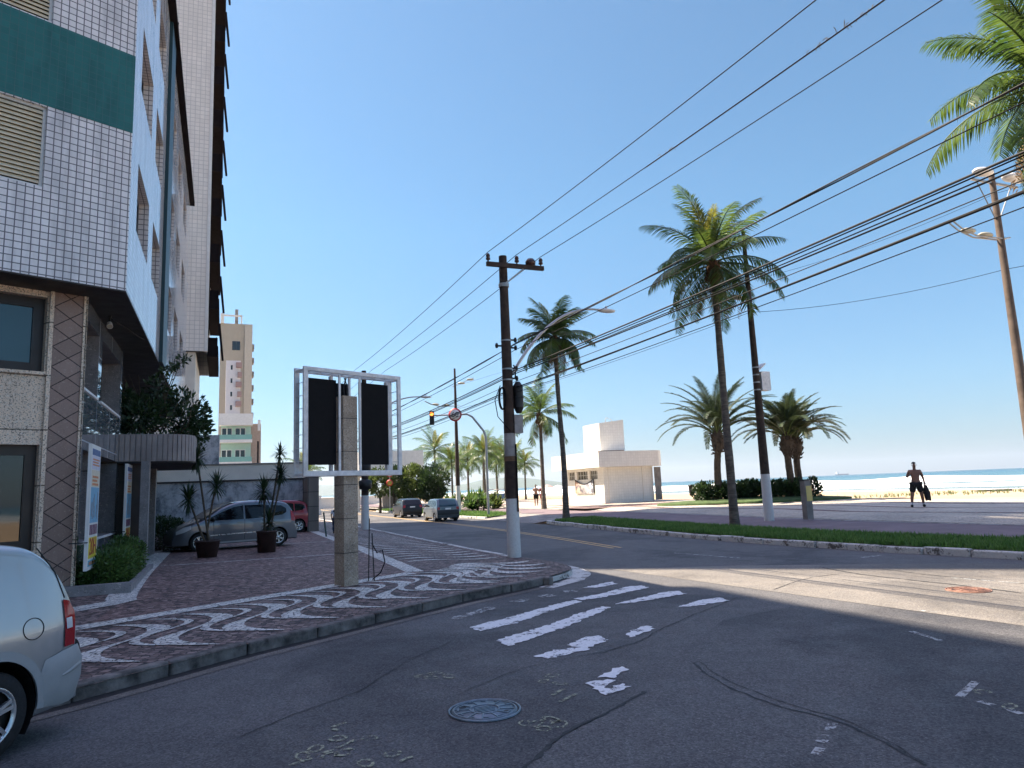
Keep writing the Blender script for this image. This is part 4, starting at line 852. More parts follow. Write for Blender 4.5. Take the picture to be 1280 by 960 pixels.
# manholes
def manhole(name,x,y,r,label,m1,m2):
    t=thing(name,label,'manhole cover',(x,y,.0),.5)
    mb=MB(); mb.lathe([(r,.004),(r,.016),(r*.955,.018),(r*.945,.010)],n=48); part('ring',mb,m1,t)
    mb=MB(); mb.lathe([(r*.955,.0065),(r*.90,.0065)],n=48); part('gap',mb,M['iron_dark'],t)
    mb=MB(); mb.lathe([(r*.905,.006),(r*.90,.014),(0,.014)],n=48)
    for k in range(4): pass
    c=part('cover',mb,m1,t)
    mb=MB(); mb.lathe([(r*.86,.0145),(r*.86,.020),(r*.83,.020),(r*.83,.0145)],n=48); mb.lathe([(r*.42,.0145),(r*.42,.021),(r*.38,.021),(r*.38,.0145)],n=36)
    for k in range(12):
        a=2*PI*k/12; d=Vector((math.cos(a),math.sin(a),0)); q=Vector((-d.y,d.x,0)); c_=d*r*.62
        mb.obox((c_.x,c_.y,.0175),(d,q,(0,0,1)),(r*.20,r*.018,.003)); c2=d*r*.72+q*r*.09; 
        mb.obox((c2.x,c2.y,.0173),(q,d,(0,0,1)),(r*.07,r*.015,.0028))
    for k in range(-2,3): mb.obox((0,k*r*.11,.0173),((1,0,0),(0,1,0),(0,0,1)),(r*(.3-.05*abs(k)),r*.025,.0028))
    part('raised_pattern',mb,m1,c)
    mb=MB()
    for a in (2.3,2.3+PI):
        mb.lathe([(r*.10,.0155),(0,.0156)],(r*.66*math.cos(a),r*.66*math.sin(a),0),12)
    part('lifting_hole',mb,M['iron_dark'],c)
manhole('manhole_cover',-.36,6.66,.325,'round grey cast iron manhole cover in the shaded road near the crosswalk',M['iron'],None)
manhole('manhole_cover',7.32,12.0,.33,'rusty red manhole cover in the sunlit strip of road',M['iron_red'],None)
# ------------------------------------------------ utility pole
up=thing('utility_pole','dark utility pole with crossarm and white painted foot at the pavement corner','pole',(-.12,19.25,.12),AR)
def seg(z0,z1,r0,r1,m,name,lab=None):
    mb=MB(); mb.tube([(0,0,z0),(0,0,z1)],[r0,r1],16); return part(name,mb,m,up,lab)
H1=8.3; rr_=lambda z:.182-.07*z/H1
seg(-.1,1.55,rr_(0),rr_(1.55),M['pole_white'],'white_foot'); seg(1.552,2.55,rr_(1.55),rr_(2.5),M['pole_wood'],'dark_band'); seg(2.552,2.68,rr_(2.5)+.012,rr_(2.6)+.012,M['rust'],'rust_band'); seg(2.682,3.3,rr_(2.6),rr_(3.3),M['pole_grey'],'grey_band'); seg(3.302,H1,rr_(3.3),rr_(H1),M['pole_wood'],'shaft')
mb=MB(); mb.box(-.55,1.18,-.20,-.11,7.93,8.05); part('crossarm',mb,M['pole_wood'],up)
mb=MB(); mb.bar((-.02,-.14,7.45),(.55,-.16,7.92),.035,.05); mb.tube([(0,0,7.4),(0,0,7.5)],.15,12); part('brace',mb,M['steel'],up)
for x in (-.50,.36,1.10):
    mb=MB(); mb.lathe([(.02,8.05),(.02,8.10),(.06,8.11),(.065,8.16),(.035,8.18),(.06,8.2),(.055,8.25),(.03,8.29),(0,8.30)],(x,-.155,0),12); part('insulator',mb,M['ceramic'],up)
mb=MB(); mb.lathe([(0,8.05),(.14,8.06),(.15,8.16),(.09,8.24),(0,8.26)],(.78,-.155,0),14); part('fuse_pot',mb,M['ceramic'],up)
for z in (5.85,5.05,4.75):
    mb=MB(); mb.tube([(0,0,z),(0,0,z+.04)],rr_(z)+.010,14); part('clamp_ring',mb,M['steel'],up)
for z,sx in ((5.9,1),(5.68,1),(5.72,-1),(5.1,1),(4.82,1)):
    mb=MB(); mb.bar((sx*.08,0,z),(sx*.28,0,z),.05,.04); mb.lathe([(.0,z-.07),(.035,z-.06),(.05,z),(.03,z+.07),(0,z+.075)],(sx*.28,0,0),8); part('cable_bracket',mb,M['iron_dark'],up)
mb=MB(); mb.tube([(.28,-.05,4.0),(.28,-.05,4.6)],.14,14); mb.tube([(.28,-.05,3.85),(.28,-.05,4.0)],[.07,.14],14); mb.lathe([(.145,4.25),(.16,4.28),(.145,4.31)],(.28,-.05,0),14); mb.tube([(.28,-.05,4.6),(.28,-.05,4.72)],[.14,.06],14); part('splice_canister',mb,M['black'],up)
mb=MB(); mb.box(.1,.34,-.16,.06,3.3,3.8); part('meter_box',mb,M['pole_grey'],up)
mb=MB()
for k in range(4): mb.tube([(-.2,-.12+.02*k,3.95+.26*math.sin(a)) if False else (-.2-.09*math.cos(a),-.1+.02*k,4.25+.3*math.sin(a)) for a in [2*PI*i/16 for i in range(17)]],.02,6)
part('coiled_cable',mb,M['cable'],up)
mb=MB(); mb.tube([(-.25,-.08,4.6),(-.42,-.08,4.2),(-.36,-.1,3.75),(-.05,-.2,3.35)],.012,6); mb.tube([(.1,-.16,3.0),(.09,-.18,1.2)],.022,6); mb.tube([(.2,0,5.2),(.25,0,5.05),(.23,0,4.8)],.02,6); part('hanging_cable',mb,M['cable'],up)
# lamp arm over the avenue
def armlamp(parent,base,tip,rise,m=M['steel']):
    b=Vector(base); t=Vector(tip); P=[]
    for i in range(13):
        u=i/12; p=b.lerp(t,u); p.z=b.z+(t.z-b.z)*(1-(1-u)**2.2)+0; P.append(p)
    mb=MB(); mb.tube(P,[.045-.015*i/12 for i in range(13)],8); a=part('lamp_arm',mb,m,parent)
    d=(P[-1]-P[-2]).normalized()
    mb=MB(); c=P[-1]+d*.28; q=Vector((-d.y,d.x,0)).normalized(); w=d.cross(q)*-1
    rows=[]
    for i in range(9):
        u=-1+2*i/8; r_=(1-abs(u)**2.5)**.5 if abs(u)<1 else 0
        rows.append([c+d*.36*u+q*.13*r_*math.cos(v)+w*(.075 if math.sin(v)>0 else .05)*r_*math.sin(v) for v in [2*PI*j/12 for j in range(13)]])
    mb.grid(rows); mb.lathe([(.035,0),(.035,.07),(0,.075)],tuple(c+Vector((0,0,.06))),8); part('luminaire',mb,M['metal_white'],a)
armlamp(up,(.15,0,4.95),(3.35,.6,7.1),1)
# second pole further along
up2=thing('utility_pole','white footed utility pole half hidden behind the concrete sign post','pole',tuple(NS(6.85,37.3,.12)),AR)
mb=MB(); mb.tube([(0,0,-.1),(0,0,1.75)],[.21,.19],14); part('white_foot',mb,M['pole_white'],up2)
mb=MB(); mb.tube([(0,0,1.752),(0,0,8.3)],[.19,.12],14); part('shaft',mb,M['pole_wood'],up2)
mb=MB(); mb.box(-.6,1.2,-.2,-.11,7.9,8.02); part('crossarm',mb,M['pole_wood'],up2)
mb=MB(); mb.lathe([(.1,2.0),(.32,2.1),(.34,2.5),(.12,2.6)],(0,-.1,0),12); mb.lathe([(.1,2.9),(.30,3.0),(.30,3.4),(.1,3.5)],(0,-.1,0),12); mb.tube([(-.1,-.1,3.6),(.3,-.1,4.05),(-.3,-.1,4.1)],.06,8); part('signal_heads',mb,M['black'],up2)
armlamp(up2,(.15,0,5.6),(3.2,.4,7.0),1)
# overhead cables
PA=[Vector((13.9,-11.6,.12)),Vector((-.12,19.25,.12)),NS(6.85,37.3,.12),NS(6.6,62,.1)]
def cableline(label,n,zl,r,sag,m='cable',spans=(0,1,2),twist=None,y=-.1):
    pts=[]
    for k in spans:
        a=PA[k]+Vector((UN[0]*n+US[0]*y,UN[1]*n+US[1]*y,zl[k])); b=PA[k+1]+Vector((UN[0]*n+US[0]*y,UN[1]*n+US[1]*y,zl[k+1]))
        kk=28 if k==0 else 16
        for i in range(kk+(1 if k==spans[-1] else 0)):
            u=i/kk; p=a.lerp(b,u); p.z-=4*sag[k]*u*(1-u); pts.append(p)
    mb=MB()
    if twist:
        for ph in (0,PI):
            mb.tube([p+Vector((math.cos(i*1.1+ph)*twist,0,math.sin(i*1.1+ph)*twist)) for i,p in enumerate(pts)],r,6)
    else: mb.tube(pts,r,6)
    return solo('overhead_cable',mb,M[m],label,'cable','overhead cables along the street')
sg=(.35,.12,.15)
cableline('thin power line from the left insulator of the crossarm',-.50,(8.35,8.33,8.3,8.3),.009,sg,y=-.15)
cableline('thin power line from the middle insulator of the crossarm',.36,(8.35,8.33,8.3,8.3),.009,sg,y=-.15)
cableline('thin power line from the right insulator of the crossarm',1.10,(8.35,8.33,8.3,8.3),.009,sg,y=-.15)
cableline('twisted pale service cable highest below the three power lines',.28,(6.65,5.80,5.6,5.5),.011,(.2,.1,.1),'cable_grey',twist=.014)
cableline('straight thin cable just under the twisted pale service cable',.22,(6.5,5.6,5.4,5.3),.008,(.25,.1,.1))
bun=[(6.0,5.02,.015,.16,.26,'thick pale topmost cable of the lower bundle','cable_grey'),(6.1,4.98,.009,.19,.30,'thin second cable of the lower bundle','cable'),(5.97,4.95,.009,.23,.28,'thin third cable of the lower bundle','cable'),(5.93,4.93,.012,.17,.33,'dark middle cable of the lower bundle','cable'),(5.85,4.72,.007,.20,.3,'faint thin cable between the two thick bundles','cable_grey'),(5.85,4.55,.015,.18,.34,'thickest black cable of the lowest bundle','cable'),(5.89,4.53,.010,.24,.30,'grey cable wrapped along the thickest black cable','cable_grey'),(5.72,4.42,.007,.2,.36,'lowest thin cable under the thickest black cable','cable')]
for z0,z1,r,n,sag,lab,m in bun: cableline(lab,n,(z0,z1,z1-.1,z1-.1),r,(sag,.15,.2),m)
# twig tangle on one wire
mb=MB(); rr=random.Random(6); 
a=PA[0]+Vector((UN[0]*.36,UN[1]*.36,8.35)); b=PA[1]+Vector((UN[0]*.36,UN[1]*.36,8.33))
def onw(u):
    p=a.lerp(b,u); p.z-=4*.35*u*(1-u); return p
mb.tube([onw(.64+.17*i/30) for i in range(31)],.012,4)
for i in range(26):
    u=.655+.035*rr.random() if i<18 else .775+.02*rr.random(); p=onw(u); q=p+Vector((rr.uniform(-.09,.09),rr.uniform(-.09,.09),rr.uniform(-.04,.08))); mb.tube([p,(p+q)/2+Vector((0,0,.03)),q],.006,4)
solo('twig_tangle',mb,M['stem'],'tangle of dry twigs caught on the middle power line','twigs')
# ------------------------------------------------ street lamps
def twinlamp(parent,z,L,m=M['steel']):
    mb=MB()
    for dy in (-.07,.07): mb.tube([(.35,dy,z+.05),(0,dy,z-.02),(-L*.55,dy,z-.05),(-L*.85,dy,z+.12),(-L*1.05,dy,z+.35)],.025,6)
    a=part('lamp_arms',mb,m,parent)
    for u in (.32,.68):
        mb=MB(); mb.ell((-L*u,0,z+.05+.06*(u>.5)),(.30,.15,.085),12,7); part('luminaire',mb,M['lamp_glass'],a)
def lamppost(label,x,y,z,h,zl,foot=None,L=2.0,m='pole_wood',group='tall street lamps along the promenade'):
    t=thing('street_lamp',label,'street lamp',(x,y,z),AR,group)
    if foot:
        mb=MB(); mb.tube([(0,0,-.1),(0,0,foot)],[.19,.175],14); part('white_foot',mb,M['pole_white'],t)
        mb=MB(); mb.tube([(0,0,foot+.002),(0,0,h)],[.175,.075],14); part('pole',mb,M[m],t)
    else:
        mb=MB(); mb.tube([(0,0,-.1),(0,0,h)],[.165,.085],14); part('pole',mb,M[m],t)
    twinlamp(t,zl,L); return t
lp=lamppost('tall dark street lamp with white foot and pale box beside the big coconut palm',9.75,28.,.40,11.6,8.75,1.7)
mb=MB(); mb.box(.12,.55,-.17,.17,5.0,5.75); mb.obox((.22,0,5.95),((.8,0,.6),(0,1,0),(-.6,0,.8)),(.22,.15,.03)); part('equipment_box',mb,M['metal_white'],lp)
mb=MB(); 
for z in (5.0,5.3,5.6,5.9): mb.tube([(0,0,z),(0,0,z+.05)],.15,12)
part('clamps',mb,M['steel'],lp)
mb=MB(); mb.tube([(.07,-.14,-.05),(.075,-.13,1.68)],.03,6); part('conduit',mb,M['pole_white'],lp)
lr=lamppost('sunlit brown street lamp under the palm fronds at the right edge',15.55,21.5,.35,11.0,8.75,None,2.15,'pole_brown')
mb=MB(); mb.bar((-1.0,0,10.6),(1.2,0,10.6),.06); mb.tube([(-.75,0,10.55),(-.1,0,9.4)],.02,6); mb.tube([(.85,0,10.55),(.1,0,9.4)],.02,6); ca=part('floodlight_arm',mb,M['steel'],lr)
for x,s_ in ((-.62,1),(.75,1),(1.1,.9)):
    mb=MB(); mb.ell((x,-.15,10.82),(.42*s_,.22,.13),12,7); part('floodlight_head',mb,M['metal_white'],ca)
l5=lamppost('tall far street lamp with white foot behind the small hatchback',-4.55,56.,.2,11.4,8.4,2.1,2.4)
mb=MB(); mb.tube([(-.3,0,9.9),(1.6,0,10.7)],.03,6); a=part('upper_arm',mb,M['steel'],l5)
for x in (.55,1.3):
    mb=MB(); mb.ell((x,0,10.0+.42*x),(.32,.15,.09),10,6); part('luminaire',mb,M['lamp_glass'],a)
def lampwire(lab,z0,pts,r=.009):
    P=[]
    for (a,b) in zip(pts,pts[1:]):
        a=Vector(a);b=Vector(b)
        for i in range(12):
            u=i/12;p=a.lerp(b,u);p.z-=4*.25*u*(1-u);P.append(p)
    P.append(Vector(pts[-1])); solo('lamp_cable',MB().tube(P,r,5),M['cable'],lab,'cable','cables between promenade lamps')
lampwire('thin cable between the promenade lamps below their arms',0,[(23.5,10.5,8.2),(15.55,21.5,8.1),(9.75,28,8.6),(-4.55,56,8.3)])
lampwire('upper faint cable between the promenade lamps',0,[(23.5,10.5,10.8),(15.6,21.5,10.6),(9.75,28,9.9),(-4.55,56,10.2)],.006)
# ------------------------------------------------ signal gantry with speed sign
ga=thing('signal_gantry','curved grey mast arm with round speed sign and orange lit signal','traffic signal',(-1.95,49.,.2),0)
mb=MB(); mb.tube([(0,0,-.3),(0,0,5.3),(-.15,0,5.75),(-.9,0,6.75),(-1.25,0,6.95),(-3.7,0,6.95)],[.09,.085,.08,.075,.07,.05],10); part('mast_arm',mb,M['steel'],ga)
mb=MB(); mb.lathe([(0,.0),(.46,.0),(.46,.02),(0,.02)],(-2.08,-.12,6.93),28,axis='y'); sgn=part('sign_plate',mb,cmat('sign_red',(.42,.02,.03)),ga,'round red ringed speed sign')
mb=MB(); mb.lathe([(0,.0),(.36,.0),(.36,.006),(0,.006)],(-2.08,-.13,6.93),28,axis='y'); part('sign_face',mb,M['white'],sgn)
tm=textmesh('60',.5); tm.xf(Matrix.Translation((-2.08,-.14,6.93))@Matrix.Rotation(PI/2,4,'X')); part('sign_number',tm,M['black'],sgn)
mb=MB(); mb.box(-3.85,-3.55,-.12,.12,6.3,7.25); sg_=part('signal_head',mb,M['black'],ga)
m,nt,b=newmat('lit_amber'); b.inputs['Base Color'].default_value=(.8,.2,.03,1); b.inputs['Emission Color'].default_value=(1,.25,.04,1); b.inputs['Emission Strength'].default_value=1.2
mb=MB(); mb.lathe([(0,-.02),(.13,-.0)],(-3.7,-.125,7.05),14,axis='y'); part('lit_lens',mb,m,sg_)
# ------------------------------------------------ promenade furniture
bs=thing('totem_sign','short grey totem with yellow notice on the plaza edge','sign',(10.75,26.7,.42),AR)
mb=MB(); mb.box(-.15,.15,-.12,.12,-.05,1.38); o=part('body',mb,M['concrete_grey'],bs); bevel(o,.01)
mb=MB(); mb.box(-.10,.16,-.13,-.121,.62,1.18); part('notice',mb,cmat('faded_yellow',(.62,.50,.16)),bs)
mb=MB(); mb.box(-.18,.18,-.14,.14,1.381,1.42); part('cap',mb,M['black'],bs)
tb=thing('litter_bin','black litter bin on a post beyond the kiosk','litter bin',(13.7,52.,.45),0)
mb=MB(); mb.tube([(.35,0,-.05),(.3,0,1.25)],.04,8); part('post',mb,M['steel'],tb)
mb=MB(); mb.lathe([(.17,.45),(.24,1.15),(.25,1.2),(.1,1.24)],n=14); part('bin',mb,M['black'],tb)
tb.location=(12.7,52.,.45)
# low bench / log on the beach
solo('driftwood_plank',MB().obox((53,80.,-.45),((.99,.1,0),(-.1,.99,0),(0,0,1)),(2.1,.25,.14)),M['concrete_grey'],'long grey plank lying on the far sand at the right','plank')
# ship on the horizon
sh=thing('cargo_ship','tiny cargo ship on the sea horizon','ship',(4100,9000,-1),.3)
mb=MB(); mb.prism([(-95,-14),(80,-14),(100,0),(80,14),(-95,14)],0,16); part('hull',mb,cmat('ship_blue',(.08,.12,.18)),sh)
mb=MB(); mb.box(-85,-60,-12,12,16.1,40); part('bridge',mb,M['white'],sh)
# ================================================================== VEGETATION
def frond(lm,rm,o,az,el,L,droop,nl,ll,hang,rg,lw=.046,fwd=.55,curl=.35,t0=.12):
    o=Vector(o); P=[o.copy()]; k=14; p=o.copy(); tw=rg.uniform(-.25,.25)
    for i in range(k):
        u=(i+.5)/k; e=el-droop*u**1.25; a=az+tw*u
        p=p+Vector((math.cos(e)*math.cos(a),math.cos(e)*math.sin(a),math.sin(e)))*(L/k); P.append(p.copy())
    rm.tube(P,[.035*(1-.85*i/k)+.004 for i in range(k+1)],4,caps=False)
    for i in range(nl):
        t=t0+(1-t0)*(i+.5)/nl; x=t*k; j=min(int(x),k-1); q=P[j].lerp(P[j+1],x-j); T=(P[j+1]-P[j]).normalized()
        sd=T.cross(Vector((0,0,1)))
        if sd.length<.05: sd=Vector((-math.sin(az),math.cos(az),0))
        sd.normalize(); up=sd.cross(T)
        le=ll*max(.12,math.sin(PI*(.13+.80*t)))**.75
        for s_ in (-1,1):
            ff=fwd+.35*t+rg.uniform(-.1,.1); h=hang+rg.uniform(-.15,.15)
            d=(sd*s_+T*ff+up*(-h)).normalized(); l=le*rg.uniform(.85,1.1)
            w=T.cross(d); 
            wv=(T-d*T.dot(d)).normalized()*lw*.5*(1 if t<.9 else .7)
            m_=q+d*l*.5; d2=(d+Vector((0,0,-curl))).normalized(); e_=m_+d2*l*.5
            b0=len(lm.v); lm.v.extend([tuple(q-wv*.6),tuple(q+wv*.6),tuple(m_+wv),tuple(m_-wv),tuple(e_)])
            lm.f.extend([(b0,b0+1,b0+2,b0+3),(b0+3,b0+2,b0+4)]); lm.m.extend([0,0]); lm.sm.extend([False,False])
def trunkmb(h,r0,r1,lean=(0,0),rings=0,flare=.25,seed=1):
    rg=random.Random(seed); P=[];R=[]
    for i in range(27):
        u=i/26; z=-.15+(h+.15)*u; P.append((lean[0]*u**1.6+.03*math.sin(u*7+seed),lean[1]*u**1.6,z)); R.append(r0+(r1-r0)*u**.8+flare*r0*math.exp(-z*2.2)+rg.uniform(-.008,.008)+(.006 if i%2 else 0))
    return MB().tube(P,R,12)
def coconut(name,label,loc,h,L,seed,n=24,group='coconut palms along the avenue',lean=(0,0),old=True,young=3,nl=50,r0=.17,ll=.80):
    rg=random.Random(seed); t=thing(name,label,'palm tree',loc,rg.uniform(0,6),group)
    part('trunk',trunkmb(h,r0,r0*.62,lean,seed=seed),M['trunk'],t)
    lm=MB();rm=MB(); o=(lean[0],lean[1],h)
    for i in range(n):
        az=i*2.39996+rg.uniform(-.25,.25); u=i/(n-1); el=rad(84-102*u**.95)+rg.uniform(-.2,.2)
        frond(lm,rm,(o[0],o[1],h+.25*(1-u)),az,el,L*rg.uniform(.85,1.1),rad(46+48*u)*rg.uniform(.75,1.25),nl,ll,.2+.55*u,rg,curl=.5)
    c=part('crown',lm,M['palm_leaf'],t,uv=False); part('frond_ribs',rm,M['leaf_oliv'],c,uv=False)
    if young:
        lm=MB();rm=MB()
        for i in range(young): frond(lm,rm,(o[0],o[1],h+.2),i*2.1+rg.random(),rad(80-6*i),L*.8,rad(35),34,.45,-.1,rg,fwd=1.0)
        part('young_fronds',lm,M['palm_young'],t,uv=False)
    if old:
        lm=MB();rm=MB()
        for i in range(4): frond(lm,rm,(o[0],o[1],h-.1),i*1.9+rg.uniform(-.5,.5),rad(-25-12*i+rg.uniform(-10,10)),L*rg.uniform(.6,.85),rad(55),26,.5,.9,rg,lw=.03,curl=.8)
        part('dead_fronds',lm,M['dead_leaf'],t,uv=False)
        mb=MB()
        for i in range(26):
            a=rg.uniform(0,2*PI); z=h-rg.uniform(.1,.75); r=.14+.1*rg.random(); mb.tube([(o[0]+.12*math.cos(a),o[1]+.12*math.sin(a),z),(o[0]+(r+.1)*math.cos(a),o[1]+(r+.1)*math.sin(a),z+.25+.2*rg.random())],[.05,.03],5)
        mb.lathe([(.12,h-.9),(.25,h-.45),(.30,h-.1),(.15,h+.2)],(o[0],o[1],0),12); part('frond_bases',mb,M['husk'],t)
        mb=MB()
        for i in range(9):
            mb.ell((o[0]+.26*math.cos(i*.7),o[1]+.26*math.sin(i*.7),h-.38-.06*(i%3)),(.11,.11,.14),8,6)
        part('coconuts',mb,M['husk'],t)
    return t
coconut('coconut_palm','tallest coconut palm with golden young fronds beside the boxed street lamp',(8.1,27.,.2),10.1,3.1,4,28,young=5)
coconut('coconut_palm','middle coconut palm right of the utility pole, its crown at crossarm height',(2.65,39.,.25),9.8,2.6,9,27,young=1,lean=(.1,.2))
coconut('coconut_palm','smaller dark coconut palm directly behind the utility pole',(2.0,53.,.35),6.9,2.9,13,17,young=0)
coconut('coconut_palm','sunlit coconut palm whose fronds enter at the top right corner',(12.45,14.9,.15),10.3,2.9,21,24,young=4)
# far row of palms: prototypes then copies
fp=coconut('coconut_palm','slender far coconut palm in the sunlit row behind the hedge, first from the pole',(-3.5,80,.3),5.6,3.0,31,20,'far palms in the sunlit row',young=4,old=False,nl=30,ll=.9)
far=[(-1.3,88,.95,'far sunlit palm just left of the white pole foot'),(-6.0,90,.98,'far palm with bright yellow fronds behind the arched mast'),(-2.6,98,1.05,'taller far palm behind the mast base'),(-7.3,82,.86,'lower far palm above the bright bush'),(-10.6,94,1.22,'solitary far palm above the white pavilion roof'),(1.25,96,.85,'small far palm standing alone right of the utility pole'),(-4.7,104,1.12,'far palm deepest in the sunlit row'),(-.2,104,1.05,'far palm behind the utility pole foot'),(-8.8,108,1.0,'far palm half hidden by the pavilion')]
rg=random.Random(17)
for x,y,s_,lab in far:
    c=copy_tree(fp); c.location=(x,y,.2); c.rotation_euler=(0,0,rg.uniform(0,6)); c.scale=(s_,)*3; c['label']=lab
for x,y,s_,lab in [(-24.5,84,.8,'distant palm seen between the gate pillar and the sign post'),(-27.5,92,.95,'distant palm nearest the gate pillar')]:
    c=copy_tree(fp); c.location=(x,y,.1); c.rotation_euler=(0,0,rg.uniform(0,6)); c.scale=(s_,)*3; c['label']=lab
def datepalm(label,loc,h,L,seed,n=34,lean=(0,0)):
    rg=random.Random(seed); t=thing('date_palm',label,'palm tree',loc,rg.uniform(0,6),'feathery palms in the plaza bed')
    part('trunk',trunkmb(h,.24,.20,lean,flare=.1,seed=seed),M['trunk_dark'],t)
    lm=MB();rm=MB(); o=(lean[0],lean[1])
    for i in range(n):
        u=i/(n-1); az=i*2.39996+rg.uniform(-.2,.2); el=rad(86-44*u**.8)+rg.uniform(-.08,.08)
        frond(lm,rm,(o[0],o[1],h+.5),az,el,L*rg.uniform(.85,1.05)*(.9+.1*u),rad(58+48*u)*rg.uniform(.8,1.1),64,.52,-.25,rg,lw=.05,fwd=.65,curl=.3,t0=.2)
    c=part('crown',lm,M['date_leaf'],t,uv=False); part('frond_ribs',rm,M['leaf_oliv'],c,uv=False)
    mb=MB(); mb.lathe([(.2,h-.5),(.36,h-.2),(.42,h+.3),(.3,h+.8),(.1,h+1.1)],(o[0],o[1],0),12)
    for i in range(60):
        a=rg.uniform(0,2*PI); z=h+rg.uniform(-.6,.6); mb.tube([(o[0]+.3*math.cos(a),o[1]+.3*math.sin(a),z),(o[0]+.5*math.cos(a),o[1]+.5*math.sin(a),z+rg.uniform(-.05,.4))],[.06,.03],5)
    part('boot_cluster',mb,M['trunk_dark'],t)
datepalm('stout feathery palm at the left end of the plaza hedge',(12.9,46.,.6),3.6,5.0,41,40,(-.3,0))
datepalm('feathery palm with dense crown right behind the boxed street lamp',(17.6,46.,.6),3.2,4.3,43,40)
datepalm('slimmer feathery palm at the right end of the plaza hedge',(18.5,46.9,.6),3.1,4.2,47,26)
# leafy masses
def leaves(mb,c,r,n,size,rg,shell=.55,flat=.0,up=.4,clump=0):
    c=Vector(c)
    cl=[Vector((rg.gauss(0,1),rg.gauss(0,1),rg.gauss(0,1))).normalized() for _ in range(clump)] if clump else None
    for i in range(n):
        if cl and rg.random()<.75:
            d=(cl[rg.randrange(clump)]+Vector((rg.gauss(0,.16),rg.gauss(0,.16),rg.gauss(0,.16)))).normalized()
        else: d=Vector((rg.gauss(0,1),rg.gauss(0,1),rg.gauss(0,1))).normalized()
        k=1-shell*rg.random()**1.6; k*=rg.uniform(.92,1.06)
        p=c+Vector((d.x*r[0],d.y*r[1],d.z*r[2]))*k
        a=(d+Vector((rg.gauss(0,.5),rg.gauss(0,.5),rg.gauss(0,.5)+up))).normalized()
        b=a.cross(Vector((rg.gauss(0,1),rg.gauss(0,1),rg.gauss(0,1)))).normalized(); s_=size*rg.uniform(.6,1.3)
        b0=len(mb.v); mb.v.extend([tuple(p),tuple(p+a*s_*.5+b*s_*.22),tuple(p+a*s_),tuple(p+a*s_*.5-b*s_*.22)]); mb.f.append((b0,b0+1,b0+2,b0+3)); mb.m.append(0); mb.sm.append(False)
    return mb
def bush(name,label,cat,loc,lobes,mat,n,size,seed,group=None,stems=6,rz=0.,shell=.6,clump=0):
    rg=random.Random(seed); t=thing(name,label,cat,loc,rz,group); mb=MB()
    for c,r in lobes: leaves(mb,c,r,n,size,rg,shell,clump=clump)
    part('foliage',mb,mat,t,uv=False); mb=MB()
    for i in range(stems):
        c,r=lobes[i%len(lobes)]; x=rg.uniform(-.5,.5)*r[0]; y=rg.uniform(-.5,.5)*r[1]; mb.tube([(c[0]+x*.3,c[1]+y*.3,-.05),(c[0]+x,c[1]+y,c[2]),(c[0]+x*1.3,c[1]+y*1.2,c[2]+r[2]*.6)],[.035,.025,.01],5)
    part('stems',mb,M['stem'],t); return t
def at_G(s,n,z): p=G0+Vector(US)*s+Vector(UN)*n; return (p.x,p.y,z)
bush('hedge_shrub','nearest clipped green shrub in the planter below the blue banner','shrub',at_G(.75,.5,.36),[((0,.0,.28),(.48,.58,.38)),((.05,.6,.28),(.46,.5,.38)),((-.1,-.35,.24),(.42,.4,.34))],M['leaf'],2600,.085,51,'shrubs in the planter',8,AR,clump=40)
bush('hedge_shrub','wider clipped green shrub in the planter below the granite window','shrub',at_G(2.9,.45,.36),[((0,-.6,.32),(.48,.6,.42)),((.05,.2,.36),(.5,.65,.46)),((0,.75,.3),(.44,.5,.38))],M['leaf'],2400,.085,52,'shrubs in the planter',8,AR,clump=40)
bush('hedge_shrub','dark round bush at the nose of the parked silver hatchback','shrub',at_G(11.3,.75,.3),[((0,0,.55),(.75,.85,.62)),((.25,.9,.5),(.6,.7,.55))],M['leaf_dark'],2600,.10,53,None,6,AR,clump=30)
# climbing schefflera on the canopy
rg=random.Random(61); t=thing('canopy_shrub','dark sprawling shrub growing on top of the fluted canopy','shrub',at_G(7.6,.5,3.8),AR)
mb=MB()
for c,r,n in [((-.1,-.8,.6),(.85,.75,.6),900),((-.4,.2,.7),(.8,1.0,.7),900),((.95,.3,.75),(.75,.8,.85),1250),((1.15,.9,.30),(.55,.8,.6),650),((-.75,-1.2,1.15),(.4,.4,.4),260),((.35,-.3,1.5),(.4,.5,.4),260),((1.4,.2,.2),(.35,.4,.5),260)]: leaves(mb,c,r,n,.17,rg,.75,up=.15,clump=26)
part('foliage',mb,M['leaf_dark'],t,uv=False); mb=MB()
for i in range(16):
    a=rg.uniform(0,6.3); e=Vector((rg.uniform(-1.0,1.3),rg.uniform(-1.6,1.0),rg.uniform(.9,2.1))); s_=Vector((rg.uniform(-.3,.6),rg.uniform(-.5,.5),.0)); mb.tube([s_,s_.lerp(e,.5)+Vector((rg.uniform(-.3,.3),rg.uniform(-.3,.3),-.1)),e],[.025,.018,.008],5)
for k in range(5):
    e=Vector((.5+.25*k*.5,-.4+.1*k,2.05+.12*k)); mb.tube([(.4,-.2,.9),e*.85+Vector((0,0,.2)),e],[.014,.01,.006],4)
part('stems',mb,M['stem'],t)
mb=MB()
for k in range(5): leaves(mb,(.5+.125*k,-.4+.1*k,2.05+.12*k),(.16,.16,.06),26,.16,rg,.9,up=-.3)
part('upper_sprigs',mb,M['leaf_dark'],t,uv=False)
